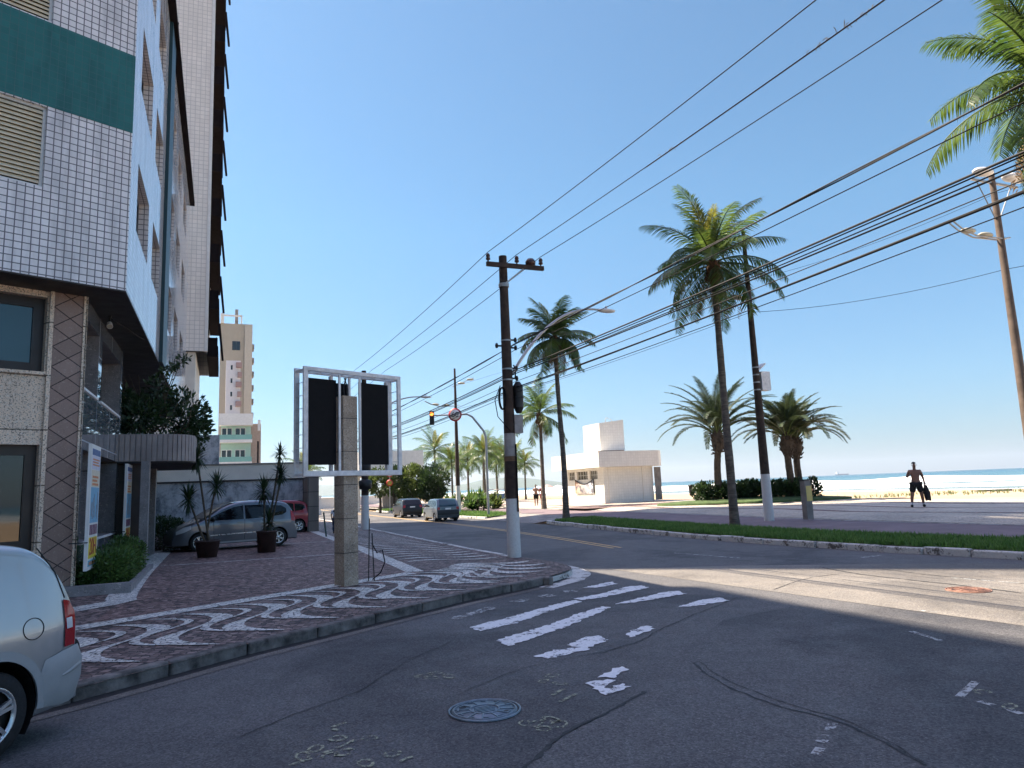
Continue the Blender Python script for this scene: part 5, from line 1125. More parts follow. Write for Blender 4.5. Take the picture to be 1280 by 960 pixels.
# potted dracaenas
def rosette(mb,o,n,L,rg,lo=-50,w=.042):
    o=Vector(o)
    for i in range(n):
        az=i*2.4+rg.uniform(-.3,.3); el=rad(rg.uniform(lo,85)); d=Vector((math.cos(el)*math.cos(az),math.cos(el)*math.sin(az),math.sin(el))); s_=d.cross(Vector((0,0,1))).normalized()*w*.5; l=L*rg.uniform(.75,1.1)
        p1=o+d*l*.5; p2=p1+(d+Vector((0,0,-.25))).normalized()*l*.5; b0=len(mb.v)
        mb.v.extend([tuple(o-s_*.6),tuple(o+s_*.6),tuple(p1+s_),tuple(p1-s_),tuple(p2)]); mb.f.extend([(b0,b0+1,b0+2,b0+3),(b0+3,b0+2,b0+4)]); mb.m+= [0,0]; mb.sm+= [False,False]
def potted(label,loc,stems,seed,pot):
    rg=random.Random(seed); t=thing('potted_plant',label,'potted plant',loc,.4,'potted plants on the forecourt')
    h,r0,r1=pot; mb=MB(); mb.lathe([(0,0),(r0,0),(r1*.97,h*.92),(r1*1.04,h*.93),(r1*1.04,h),(r1*.92,h),(r1*.9,h-.06),(0,h-.06)],n=24); part('pot',mb,M['pot'],t)
    sm=MB(); lm=MB()
    for P,n,L in stems:
        sm.tube([P[0]]+[((a[0]+b[0])/2+rg.uniform(-.02,.02),(a[1]+b[1])/2,(a[2]+b[2])/2) for a,b in zip(P,P[1:])]+[P[-1]],[.04]+[.03]*(len(P)-1)+[.025],7); rosette(lm,P[-1],int(n*1.3),L*1.2,rg)
        e=Vector(P[-1]); rosette(lm,tuple(e-Vector((0,0,.12))),int(n*.8),L*1.0,rg,-80)
    part('stems',sm,M['stem'],t); part('leaves',lm,M['yucca'],t,uv=False)
potted('three stemmed spiky plant in a brown pot by the front wheel of the silver car',(-9.2,21.4,.28),[([(.05,0,.4),(-.1,0,1.4),(-.35,.05,2.95)],60,.50),([(0,.05,.4),(.0,0,1.2),(.22,.05,2.1)],54,.46),([(-.05,0,.4),(-.3,0,1.1),(-.55,0,1.75)],54,.46)],71,(.50,.26,.36))
potted('taller spiky plant in a tall dark pot by the rear door of the silver car',(-7.95,22.85,.25),[([(.05,0,.6),(.2,0,1.7),(.38,0,3.15)],36,.34),([(.1,.05,.6),(.28,0,1.5),(.40,.02,2.45)],56,.42),([(-.05,0,.6),(-.08,0,1.2),(-.1,.05,1.95)],60,.50),([(0,.02,.55),(.04,0,.75),(.06,.02,.98)],50,.42)],72,(.68,.27,.31))
# plaza bed: mound, hedge
mb=MB(); k=40; rows=[]
for rr_,z in ((1.0,.0),(1.0,.12),(.94,.15),(.75,.22),(.3,.3),(0,.32)):
    rows.append([(15.2+6.2*rr_*math.cos(2*PI*j/k),46.2+2.6*rr_*math.sin(2*PI*j/k),.45+z) for j in range(k+1)])
mb.grid(rows); setting('planting_bed',mb,M['soil'])
rg=random.Random(81); t=thing('hedge','long dark clipped hedge around the feathery palms on the plaza','hedge',(15.1,46.1,.6),0)
mb=MB()
for i in range(15):
    x=-3.25+.435*i; leaves(mb,(x,rg.uniform(-.2,.2),.62+.03*math.sin(i)),(.55,.7,.60),1400,.18,rg,.75,clump=20)
part('foliage',mb,M['leaf_dark'],t,uv=False); mb=MB()
for i in range(24): x=rg.uniform(-3.5,3.5); mb.tube([(x,rg.uniform(-.3,.3),-.1),(x+rg.uniform(-.2,.2),0,1.0)],.03,5)
part('stems',mb,M['stem'],t)
bush('agave_bush','small spiky bush at the right end of the plaza hedge','shrub',(18.75,45.4,.55),[((0,0,.6),(.45,.4,.65))],M['leaf_dark'],500,.25,83,None,4)
# round trees and bright bushes on the far verge
def roundtree(label,loc,crown,h,seed,mat,n=2600,size=.30,r=.16):
    rg=random.Random(seed); t=thing('round_tree',label,'tree',loc,rg.uniform(0,6),'round trees on the far verge'); mb=MB()
    for c,rr2 in crown: leaves(mb,c,rr2,n,size,rg,.5,clump=34)
    part('crown',mb,mat,t,uv=False); mb=MB(); mb.tube([(0,0,-.2),(.05,0,h*.5),(0,0,h)],[r,r*.8,r*.6],8)
    for i in range(6):
        a=i*1.05; mb.tube([(0,0,h*.7),(.5*math.cos(a),.5*math.sin(a),h*1.1),(.9*math.cos(a),.9*math.sin(a),h*1.35)],[r*.5,r*.35,.02],5)
    part('trunk',mb,M['trunk_dark'],t)
roundtree('left round tree with a pale green crown beyond the sign post',(-13.7,72,.15),[((0,0,2.9),(1.45,1.45,1.4))],1.8,91,M['leaf_oliv'],3200)
roundtree('round tree with a darker crown behind the two round road signs',(-12.6,74,.15),[((0,0,3.0),(1.3,1.3,1.5))],1.8,92,M['leaf_dark'],2600)
roundtree('large bushy round tree behind the black hatchback, olive side',(-10.5,74,.15),[((-.3,0,2.7),(1.75,1.6,1.9)),((-1.3,0,2.0),(1.0,1.2,1.1))],1.6,93,M['leaf_oliv'],3200)
roundtree('large dark round tree behind the black hatchback, right one',(-8.3,73,.15),[((0,0,2.8),(1.6,1.5,1.75)),((.3,0,1.9),(1.3,1.2,1.2))],1.6,94,M['leaf_dark'],2800)
def agave(label,loc,L,n,seed,mat):
    rg=random.Random(seed); t=thing('broadleaf_bush',label,'shrub',loc,0,'broad leaved bushes behind the small hatchback'); lm=MB()
    for j in range(9):
        o=(rg.uniform(-1,1)*L*.75,rg.uniform(-.6,.6)*L,rg.uniform(.1,.9)*L); rosette(lm,o,n,L,rg,-10,.20)
    part('foliage',lm,mat,t,uv=False); mb=MB(); mb.tube([(0,0,-.2),(0,0,L)],.1,6); part('stem',mb,M['stem'],t); mb=MB(); mb.tube([(.4,0,-.2),(.6,0,L)],.08,6); part('stem',mb,M['stem'],t)
agave('sunlit yellow green broad leaved bush left of the far lamp foot',(-5.2,59,.2),.95,34,95,M['leaf_oliv'])
agave('dark broad leaved bush right of the far lamp foot',(-3.1,57,.2),1.0,40,96,M['leaf'])
agave('lower broad leaved bush beside the mast arm base',(-2.0,60,.2),.9,36,97,M['leaf_oliv'])
agave('broad leaved bush behind the far lamp foot',(-3.9,62,.2),1.1,36,98,M['leaf'])
# two round signs on a post
rs=thing('road_sign','thin post with two small round signs in front of the darker round tree','sign',(-12.0,68,.15),0)
mb=MB(); mb.tube([(0,0,-.1),(0,0,4.0)],.04,6); part('post',mb,M['steel'],rs)
for z,m in ((3.6,M['white']),(2.75,cmat('sign_yellow',(.5,.33,.05)))):
    mb=MB(); mb.lathe([(0,-.03),(.32,-.03),(.32,-.01),(0,-.01)],(0,-.05,z),18,axis='y'); pl_=part('sign_plate',mb,cmat('sign_red',(.42,.02,.03)),rs); mb=MB(); mb.lathe([(0,-.04),(.23,-.04),(.23,-.031),(0,-.031)],(0,-.05,z),18,axis='y'); part('sign_face',mb,m,pl_)
# grass blades on the verges
rg=random.Random(101); mb=MB()
def blades(P,o0,o1,n,z0,z1,hh,p=1.0):
    P=resample(P,1.0); Nn=lineN(P); k=len(P)-1
    for _ in range(n):
        u=rg.random()**p*k; i=int(u); f=u-i; v=rg.random(); p_=P[i].lerp(P[i+1],f)+Nn[i].lerp(Nn[i+1],f)*(o0+(o1-o0)*v); z=z0+(z1-z0)*v
        for j in range(3):
            a=rg.uniform(0,6.3); h=hh*rg.uniform(.5,1.3); w=.012+.01*rg.random(); l=h*rg.uniform(.2,.8); x=p_.x+rg.uniform(-.04,.04); y=p_.y+rg.uniform(-.04,.04)
            b0=len(mb.v); mb.v.extend([(x-w*math.sin(a),y+w*math.cos(a),z),(x+w*math.sin(a),y-w*math.cos(a),z),(x+l*math.cos(a),y+l*math.sin(a),z+h)]); mb.f.append((b0,b0+1,b0+2)); mb.m.append(0); mb.sm.append(False)
blades(Kb,-.2,-2.4,26000,.16,.21,.13); blades(Kb2,-.2,-2.6,9000,.15,.26,.14)
setting('verge_grass',mb,M['grass'],kind='stuff',uv=False)
mb=MB(); rg=random.Random(103)
for i in range(160):
    x=25+rg.uniform(-9,12); y=50+rg.uniform(-2.5,2.5); 
    if i%3: x=30+rg.gauss(0,6)
    rosette(mb,(x,y,.30),8,.35,rg,10,.03)
setting('dune_plants',mb,M['leaf_oliv'],kind='stuff',uv=False)
# ================================================================== VEHICLES
def crom(P,K):
    out=[]; P=[Vector(p) for p in P]; n=len(P)
    for i in range(n-1):
        p0=P[max(i-1,0)];p1=P[i];p2_=P[i+1];p3=P[min(i+2,n-1)]; l=(p2_-p1).length
        m1=(p2_-p0); m1=m1.normalized()*min(l,m1.length*.5) if m1.length>0 else m1
        m2=(p3-p1); m2=m2.normalized()*min(l,m2.length*.5) if m2.length>0 else m2
        for j in range(K):
            t=j/K; t2=t*t;t3=t2*t
            out.append(p1*(2*t3-3*t2+1)+m1*(t3-2*t2+t)+p2_*(-2*t3+3*t2)+m2*(t3-t2))
    out.append(P[-1]); return out
def car(name,label,cat,loc,nose,sp,group=None):
    L,W,belt,roof,tum=sp['L'],sp['W'],sp['belt'],sp['roof'],sp['tum']; zb=sp.get('zb',.20); K=9; prof=crom(sp['prof'],K)
    rz=math.atan2(nose[1],nose[0]); t=thing(name,label,cat,loc,rz,group); fr=sp.get('fr',.22); rrk=sp.get('rrk',.14)
    def hw(x,z):
        e=2*x/L-1; pl=1-(fr if e<0 else rrk)*max(0,(abs(e)-.70)/.30)**2.4
        f=1-.055*max(0,(belt*.75-z)/(belt*.75))**2 if z<belt*.9 else 1-tum*max(0,(z-belt*.9)/(roof-belt*.9))**1.15
        return W*pl*f
    X=lambda x: L/2-x
    rows=[]; rc=sp.get('rc',.07)
    for p in prof:
        x,zt=p.x,max(p.y,zb+.03); r=min(rc,(zt-zb)*.45); row=[(X(x),0,zb),(X(x),hw(x,zb)*.93,zb)]
        for i in range(22): z=zb+.02+(zt-r-zb-.02)*i/21; row.append((X(x),hw(x,z),z))
        w=hw(x,zt-r)
        for a in (25,50,75): row.append((X(x),w-r+r*math.cos(rad(a)),zt-r+r*math.sin(rad(a))))
        row.append((X(x),(w-r)*.5,zt+.012)); row.append((X(x),0,zt+.018))
        full=row+[(q[0],-q[1],q[2]) for q in row[1:-1]][::-1]; rows.append(full)
    n=len(rows[0]); R=sp['R']; wx=(sp['xf'],sp['xr']); Ra=R*sp.get('arch',1.16); zc=R+.02
    flat=[list(q) for r in rows for q in r]; ins=[False]*len(flat)
    for k_,q in enumerate(flat):
        for x in wx:
            dx,dz=q[0]-X(x),q[2]-zc; d=math.hypot(dx,dz)
            if d<Ra:
                ins[k_]=True
                if abs(q[1])>.3*W:
                    if d<1e-4: dx,dz,d=0,1,1
                    a=math.atan2(dz,dx); zz=max(zc+Ra*math.sin(a),zb); q[0]=X(x)+Ra*math.cos(a)*(1 if zz>zb else 1); q[2]=zz; sg_=1 if q[1]>0 else -1; q[1]=sg_*hw(L/2-q[0],zz)
    fs=[(i*n+j,i*n+(j+1)%n,(i+1)*n+(j+1)%n,(i+1)*n+j) for i in range(len(rows)-1) for j in range(n)]
    fs=[f for f in fs if not all(ins[v] for v in f)]
    mb=MB(); mb.add(flat,fs+[tuple(range(n))[::-1],tuple(range((len(rows)-1)*n,len(rows)*n))],0,True)
    body=part('body',mb,[sp['paint'],M['black']],t,uv=False)
    bmx=__import__('bmesh'); bm=bmx.new(); bm.from_mesh(body.data); bmx.ops.remove_doubles(bm,verts=bm.verts,dist=1e-4); bmx.ops.recalc_face_normals(bm,faces=bm.faces); bm.to_mesh(body.data); bm.free()
    for p in body.data.polygons:
        if p.center.z<zb+.012 and abs(p.normal.z)>.5: p.material_index=1
    for x in wx:
        for s_ in (1,-1):
            A=[];B=[];wl=MB()
            for i in range(25):
                a=rad(-35+250*i/24); A.append((X(x)+Ra*1.0*math.cos(a),s_*(hw(x,zc)-.015),zc+Ra*math.sin(a))); B.append((X(x)+Ra*math.cos(a),s_*.35,zc+Ra*math.sin(a)))
            wl.strip(A,B); wl.add(B,[tuple(range(25))])
            part('wheel_well',wl,M['black'],t,uv=False)
    def side(cols,off,sides=(1,-1),nz=4):
        out=[]
        C=[]
        for (x0,a0,b0),(x1,a1,b1) in zip(cols,cols[1:]):
            k=max(1,int(abs(x1-x0)/.07)); C+=[(x0+(x1-x0)*i/k,a0+(a1-a0)*i/k,b0+(b1-b0)*i/k) for i in range(k)]
        C.append(cols[-1])
        for s_ in sides:
            g=MB(); g.grid([[(X(x),s_*(hw(x,lo+(hi-lo)*j/nz)+off),lo+(hi-lo)*j/nz) for j in range(nz+1)] for x,lo,hi in C]); out.append(g)
        return out
    def pp(u):
        i=min(int(u*K),len(prof)-2); f=u*K-i; return prof[i].lerp(prof[i+1],f)
    def top(u0,u1,f0,f1,off,taper=0.):
        g=MB(); rws=[]
        for i in range(9):
            u=u0+(u1-u0)*i/8; p=pp(u); q=pp(min(u+.02,len(sp['prof'])-1.001)); q0=pp(max(u-.02,0)); d=(q-q0).normalized(); nx,nz=-d.y,d.x
            if nz<-.2 or False: nx,nz=-nx,-nz
            w=hw(p.x,p.y)
            rws.append([(X(p.x+nx*off),w*(f0+(f1-f0)*j/6),p.y+nz*off+.014) for j in range(7)])
        g.grid(rws); return g
    for cols in sp['win']:
        for g in side(cols,.006): part('side_window',g,M['car_glass'],t,uv=False)
    for cols,m in sp.get('trim',[]):
        for g in side(cols,.012): part('body_trim',g,m,t,uv=False)
    g=top(*sp['ws'],-.86,.86,.012); part('windshield',g,M['car_glass'],t,uv=False)
    g=top(*sp['rw'],-.80,.80,.012); part('rear_window',g,sp.get('rwm',M['car_glass']),t,uv=False)
    for cols in sp.get('seams',[]):
        for s_ in (1,-1):
            mb=MB(); P=resample([(x,z) for x,z in cols],.06); mb.tube([(X(p.x),s_*(hw(p.x,p.y)+.001),p.y) for p in P],.006,5); part('panel_gap',mb,M['black'],t,uv=False)
    for x,z in sp.get('handles',[]):
        for s_ in (1,-1):
            y=s_*(hw(x,z)+.012); mb=MB(); mb.box(X(x)-.09,X(x)+.09,y-.012,y+.012,z-.015,z+.015); part('door_handle',mb,sp['paint'],t)
    for x,z in sp.get('mirror',[]):
        for s_ in (1,-1):
            y=s_*(hw(x,z)+.09); mb=MB(); mb.ell((X(x),y,z),(.07,.10,.075),10,7); part('mirror',mb,sp.get('mirm',sp['paint']),t)
    for key,nm,m in (('head','headlight',M['clear_lens']),('tail','tail_light',M['red_lens'])):
        for cols in sp.get(key,[]):
            for g in side(cols,.010): part(nm,g,m,t,uv=False)
    for u0,u1,f0,f1 in sp.get('tailr',[]):
        for s_ in (1,-1): part('tail_light',top(u0,u1,f0*s_,f1*s_,.014),M['red_lens'],t,uv=False)
    for u0,u1,f0,f1,m,nm in sp.get('patch',[]): part(nm,top(u0,u1,f0,f1,.012),m,t,uv=False)
    for x in wx:
        for s_ in (1,-1):
            y=s_*(W-.125); wd=sp.get('tw',.20); w=MB()
            w.lathe([(R*.64,-wd/2),(R*.70,-wd/2-.004),(R*.93,-wd/2),(R*.99,-wd*.36),(R,0),(R*.99,wd*.36),(R*.93,wd/2),(R*.70,wd/2+.004),(R*.64,wd/2)],(X(x),y,R),36,axis='y')
            wo=part('wheel',w,M['rubber'],t,uv=False)
            rm=MB(); yo=s_*wd/2
            rm.lathe([(R*.66,y+yo+s_*.004),(R*.62,y+yo+s_*.008),(R*.585,y+yo-s_*.02)],(X(x),0,R),36,axis='y')
            ns=sp.get('spokes',5)
            for i in range(ns):
                a=2*PI*i/ns+.3; d=Vector((math.cos(a),0,math.sin(a))); q=Vector((-d.z,0,d.x))
                for da in (-.13,.13):
                    d2=(d+q*da).normalized(); c0=Vector((X(x),y+yo-s_*.012,R)); rm.bar(c0+d2*R*.10,c0+d2*R*.60,R*.085,.03,up=(0,1,0))
            rm.lathe([(R*.17,y+yo-s_*.03),(R*.16,y+yo+s_*.006),(0,y+yo+s_*.008)],(X(x),0,R),16,axis='y')
            part('rim',rm,M['alloy'],wo,uv=False)
            dk=MB(); dk.lathe([(R*.63,y+yo-s_*.06),(0,y+yo-s_*.06)],(X(x),0,R),24,axis='y'); part('brake_disc',dk,M['black'],wo,uv=False)
    return t,hw,X,side,top,pp
# --- silver SUV cut by the left edge
SUV=dict(L=4.33,W=.90,belt=1.02,roof=1.68,tum=.20,zb=.24,R=.345,xf=.86,xr=3.40,arch=1.17,tw=.225,paint=M['silver'],fr=.2,rrk=.16,rc=.10,
 prof=[(.02,.34),(.03,.6),(.10,.86),(.55,1.00),(1.15,1.08),(1.95,1.58),(2.5,1.68),(3.3,1.68),(3.78,1.61),(4.03,1.42),(4.18,1.16),(4.235,.98),(4.245,.74),(4.30,.70),(4.33,.58),(4.31,.40),(4.20,.28)],
 win=[[(1.55,1.10,1.16),(2.0,1.10,1.50),(2.5,1.10,1.57)],[(2.56,1.10,1.57),(3.16,1.12,1.55),(3.24,1.13,1.52)],[(3.30,1.14,1.53),(3.36,1.16,1.50),(3.42,1.25,1.40)]],
 ws=(4.1,4.9),rw=(8.2,9.85),seams=[[(3.86,1.60),(4.02,1.38),(4.10,1.15)],[(2.53,.40),(2.53,1.6)]],
 head=[[(.12,.68,.84),(.5,.80,.92)]],tail=[[(4.07,.74,1.14),(4.15,.74,1.12),(4.215,.735,1.02)]],tailr=[(11.05,11.9,.84,.97)],mirror=[(1.6,1.12)],spokes=5,handles=[(2.35,.98)])
suv,hw,X,side,top,pp=car('silver_suv','silver sport utility car cut off by the left edge with red tail lamp showing','car',(-5.31,4.79,0),(-.26,-.966),SUV)
cols=[(3.82,.30,.56),(3.86,.30,.68),(4.05,.27,.715),(4.2,.26,.725),(4.27,.28,.73),(4.325,.40,.66)]
def ramp_side(cols,f,nz=5):
    out=[]; C=[]
    for (x0,a0,b0),(x1,a1,b1) in zip(cols,cols[1:]):
        k=max(1,int(abs(x1-x0)/.03)); C+=[(x0+(x1-x0)*i/k,a0+(a1-a0)*i/k,b0+(b1-b0)*i/k) for i in range(k)]
    C.append(cols[-1])
    for s_ in (1,-1):
        g=MB(); g.grid([[(X(x),s_*(hw(x,lo+(hi-lo)*j/nz)+f(x)*(.25 if j in (0,nz) else 1)),lo+(hi-lo)*j/nz) for j in range(nz+1)] for x,lo,hi in C]); out.append(g)
    return out
for g in ramp_side(cols,lambda x:.006+.034*min(1,max(0,(x-3.81)/.14))): part('rear_bumper',g,M['clad'],suv,uv=False)
part('rear_bumper',top(12.25,15.8,-.98,.98,.03),M['clad'],suv,uv=False)
for g in ramp_side([(4.03,.50,.53),(4.12,.49,.565),(4.24,.50,.60),(4.30,.52,.60)],lambda x:.046,3): part('bumper_step',g,M['clad'],suv,uv=False)
for s_ in (1,-1):                        # plastic wheel arch lip, fuel flap
    a_=MB(); A=[];B=[]
    for i in range(25):
        a=rad(-8+196*i/24); c=(3.40+.40*1.0*math.cos(a),.365+.40*math.sin(a)); d=(3.40+.475*math.cos(a),.365+.475*math.sin(a))
        if c[1]<.26: continue
        A.append((X(c[0]),s_*(hw(c[0],c[1])+.022),c[1])); B.append((X(d[0]),s_*(hw(d[0],d[1])+.016),d[1]))
    a_.strip(A,B,smooth=True); part('wheel_arch_trim',a_,M['clad'],suv,uv=False)
    f=MB(); c=(3.74,.955); f.tube([(X(c[0]+.095*math.cos(u)),s_*(hw(c[0]+.095*math.cos(u),c[1]+.085*math.sin(u))+.002),c[1]+.085*math.sin(u)) for u in [2*PI*i/28 for i in range(29)]],.004,5); part('fuel_flap',f,M['black'],suv,uv=False)
    f=MB(); f.grid([[(X(4.085+.08*j/3),s_*(hw(4.085+.08*j/3,.90+.05*i)+.016),.89+.045*i) for j in range(4)] for i in range(3)]); part('reverse_lens',f,M['clear_lens'],suv,uv=False)
# --- silver hatchback on the forecourt
FIT=dict(L=4.15,W=.86,belt=.98,roof=1.60,tum=.22,zb=.22,R=.305,xf=.80,xr=3.42,arch=1.14,paint=M['silver_grey'],fr=.30,rrk=.16,rc=.09,
 prof=[(.02,.30),(.03,.52),(.16,.74),(.50,.90),(.86,1.02),(1.55,1.42),(2.1,1.58),(2.8,1.60),(3.5,1.55),(3.82,1.42),(4.02,1.08),(4.06,.80),(4.12,.66),(4.14,.44),(4.05,.28)],
 win=[[(1.02,1.0,1.05),(1.5,1.0,1.27),(1.95,1.0,1.43),(2.22,1.0,1.46)],[(2.28,1.0,1.46),(2.9,1.02,1.46),(3.12,1.03,1.43)],[(3.18,1.04,1.43),(3.55,1.08,1.40),(3.72,1.16,1.30)]],
 ws=(4.1,5.8),rw=(8.15,9.8),seams=[[(1.25,.35),(1.22,.98)],[(2.25,.33),(2.25,1.0)],[(3.12,.75),(3.15,1.0)]],trim=[([(1.0,.50,.535),(3.0,.53,.565)],M['alloy']),([(1.1,.24,.30),(3.1,.24,.30)],M['clad'])],
 handles=[(2.1,.90),(2.95,.92)],mirror=[(1.2,1.04)],mirm=M['black'],head=[[(.10,.60,.70),(.30,.66,.83),(.52,.76,.88)]],tail=[[(3.88,.86,1.22),(3.98,.84,1.18),(4.03,.83,1.05)]],tailr=[(9.95,10.9,.84,.96)],spokes=6)
fit,_,_,_,_,_=car('silver_hatchback','silver hatchback parked nose to the hedge behind the potted plants','car',(-10.0,25.2,.27),(-.78,-.625),FIT)
# --- red hatchback
RED=dict(FIT); RED.update(paint=M['red_car'],L=3.95,prof=[(x*.95,z*(.985)) for x,z in FIT['prof']],win=[[(x*.95,a,b*.985) for x,a,b in c] for c in FIT['win']],xf=.76,xr=3.22,seams=[],trim=[],handles=[],head=[],tail=[[(x*.95,a,b) for x,a,b in FIT['tail'][0]]],mirror=[(1.14,1.03)],mirm=M['red_car'])
car('red_hatchback','dark red hatchback mostly hidden behind the silver hatchback','car',(-12.3,35.5,.22),(-.78,-.625),RED)
# --- small blue grey hatchback driving away
UNO=dict(L=3.65,W=.78,belt=.90,roof=1.44,tum=.17,zb=.22,R=.275,xf=.70,xr=3.02,arch=1.14,paint=M['green_car'],fr=.12,rrk=.06,rc=.06,
 prof=[(.02,.32),(.03,.55),(.08,.74),(.5,.86),(.95,.94),(1.5,1.38),(1.9,1.44),(2.6,1.44),(3.25,1.41),(3.42,1.22),(3.58,.92),(3.60,.72),(3.64,.60),(3.65,.42),(3.60,.30)],
 win=[[(1.1,.94,.99),(1.55,.94,1.33),(2.05,.94,1.36)],[(2.12,.94,1.36),(2.75,.95,1.35)],[(2.82,.95,1.35),(3.1,.96,1.32),(3.28,.98,1.12)]],
 ws=(4.1,4.9),rw=(8.1,9.85),rwm=M['glass_blue'],tail=[],tailr=[(10.1,10.9,.74,.97)],patch=[(11.0,13.0,-.97,.97,M['black'],'bumper'),(10.35,10.85,-.26,.26,M['white'],'number_plate')],mirror=[(1.25,1.0)],mirm=M['black'],head=[],spokes=4)
car('small_hatchback','small boxy blue grey hatchback driving away on the avenue','car',(-5.1,47.9,.0),(-.38,.925),UNO)
BLK=dict(UNO); BLK.update(paint=M['dark_car'],L=3.75,W=.82,roof=1.46,prof=[(.02,.32),(.03,.55),(.10,.74),(.5,.88),(1.0,.98),(1.6,1.38),(2.0,1.46),(2.7,1.45),(3.35,1.36),(3.52,1.16),(3.66,.92),(3.70,.74),(3.74,.60),(3.75,.42),(3.68,.30)],rwm=M['car_glass'],xr=3.08,win=[[(1.2,.98,1.03),(1.65,.98,1.33),(2.15,.98,1.37)],[(2.22,.98,1.37),(2.85,1.0,1.34)]],tailr=[(9.9,10.9,.72,.97)])
car('black_hatchback','black hatchback farther down the avenue ahead of the boxy one','car',(-8.75,57.2,.0),(-.38,.925),BLK)
# ================================================================== PEOPLE
def skinned(name,J,E,mat,parent,sub=2,root=0):
    me=bpy.data.meshes.new('figure'); keys=list(J); idx={k:i for i,k in enumerate(keys)}
    me.from_pydata([J[k][0] for k in keys],[(idx[a],idx[b]) for a,b in E],[]); me.materials.append(mat)
    o=bpy.data.objects.new(name,me); COL.objects.link(o); o.parent=parent
    m=o.modifiers.new('skin','SKIN'); m.use_smooth_shade=True
    for i,k in enumerate(keys):
        r=J[k][1]; r=(r,r) if isinstance(r,(int,float)) else r; me.skin_vertices[0].data[i].radius=r; me.skin_vertices[0].data[i].use_root=(i==root)
    s=o.modifiers.new('sub','SUBSURF'); s.levels=sub; s.render_levels=sub
    bpy.context.view_layer.update(); return bake(o)
def person(label,loc,rz,h,body,pose,clothes,group=None,hairm='hair',fingers=True):
    """faces local -Y; pose gives joint overrides at 1.75 m stature"""
    k=h/1.75; t=thing('person',label,'person',loc,rz,group)
    J={'pelvis':((0,0,.97),(.155,.11)),'waist':((0,0,1.12),(.135,.10)),'chest':((0,0,1.30),(.19,.125)),'neckb':((0,0,1.45),(.075,.07)),'neck':((0,-.01,1.52),(.055,.055)),'jaw':((0,-.03,1.575),(.062,.07)),'head':((0,-.015,1.655),(.078,.095)),'crown':((0,0,1.725),(.055,.065)),
       'nose':((0,-.125,1.63),(.014,.014)),
       'shL':((.19,0,1.41),.075),'elL':((.25,.02,1.14),.045),'wrL':((.27,-.05,.90),.030),'haL':((.27,-.07,.82),(.038,.022)),
       'shR':((-.19,0,1.41),.075),'elR':((-.25,.02,1.14),.045),'wrR':((-.27,-.05,.90),.030),'haR':((-.27,-.07,.82),(.038,.022)),
       'hipL':((.10,0,.90),.11),'knL':((.10,-.01,.50),.068),'caL':((.10,.01,.36),.066),'anL':((.10,.02,.09),.038),'toL':((.11,-.13,.035),.036),
       'hipR':((-.10,0,.90),.11),'knR':((-.10,-.01,.50),.068),'caR':((-.10,.01,.36),.066),'anR':((-.10,.02,.09),.038),'toR':((-.11,-.13,.035),.036)}
    for q,v in pose.items(): J[q]=(v,J[q][1])
    E=[('pelvis','waist'),('waist','chest'),('chest','neckb'),('neckb','neck'),('neck','jaw'),('jaw','head'),('head','crown'),('head','nose')]
    for s_ in 'LR':
        E+=[('chest','sh'+s_),('sh'+s_,'el'+s_),('el'+s_,'wr'+s_),('wr'+s_,'ha'+s_),('pelvis','hip'+s_),('hip'+s_,'kn'+s_),('kn'+s_,'ca'+s_),('ca'+s_,'an'+s_),('an'+s_,'to'+s_)]
        if fingers:
            hd=Vector(J['ha'+s_][0]); wr=Vector(J['wr'+s_][0]); d=(hd-wr).normalized(); sd=d.cross(Vector((1,0,0))); sd=sd.normalized() if sd.length>.1 else Vector((0,1,0))
            for i,(o_,l) in enumerate(((-.028,.07),(-.010,.085),(.010,.08),(.027,.062))):
                a='f%d%s'%(i,s_); J[a]=(tuple(hd+d*.03+sd*o_),.010); J[a+'t']=(tuple(hd+d*(.03+l*.6)+sd*o_*1.1+Vector((0,-.008,0))),.008); E+=[('ha'+s_,a),(a,a+'t')]
            J['th'+s_]=(tuple(wr+d*.05+sd*-.045),.010); E+=[('wr'+s_,'th'+s_)]
    sc=lambda p: tuple(Vector(p)*k)
    Jk={q:(sc(p),tuple(x*k for x in ((r,r) if isinstance(r,(int,float)) else r))) for q,(p,r) in J.items()}
    skinned('body',Jk,E,body,t)
    H=Vector(J['head'][0]); mb=MB(); c=H+Vector((0,.018,.035))
    mb.grid([[tuple((c+Vector((.088*math.sin(a)*math.cos(b),.108*math.sin(a)*math.sin(b),.092*math.cos(a))))*k) for b in [2*PI*j/16 for j in range(17)]] for a in [rad(78)*i/7 for i in range(8)]]); part('hair',mb,M[hairm],t,uv=False)
    mb=MB()
    for x in (-.03,.03): mb.ell(tuple((H+Vector((x,-.092,.012)))*k),(.011*k,.006*k,.007*k),8,5)
    part('eyes',mb,M['black'],t,uv=False)
    mb=MB()
    for x in (-.08,.08): mb.ell(tuple((H+Vector((x,.005,0)))*k),(.012*k,.022*k,.032*k),8,6)
    part('ears',mb,body,t,uv=False)
    mb=MB(); mb.ell(tuple((H+Vector((0,-.094,-.055)))*k),(.022*k,.006*k,.007*k),8,5); part('mouth',mb,cmat('lips',(.16,.06,.05)),t,uv=False)
    def garment(nm,keys,grow,m,cutj=None):
        G={q:(Jk[q][0],tuple(x+grow*k for x in Jk[q][1])) for q in keys if q in Jk}
        if cutj:
            for new,(a,b,u,r) in cutj.items(): G[new]=(tuple(Vector(Jk[a][0]).lerp(Vector(Jk[b][0]),u)),(r*k,r*k))
        ee=[(a,b) for a,b in E if a in G and b in G]
        if cutj: ee+=[(a,new) for new,(a,b,u,r) in cutj.items()]
        skinned(nm,G,ee,M[m],t)
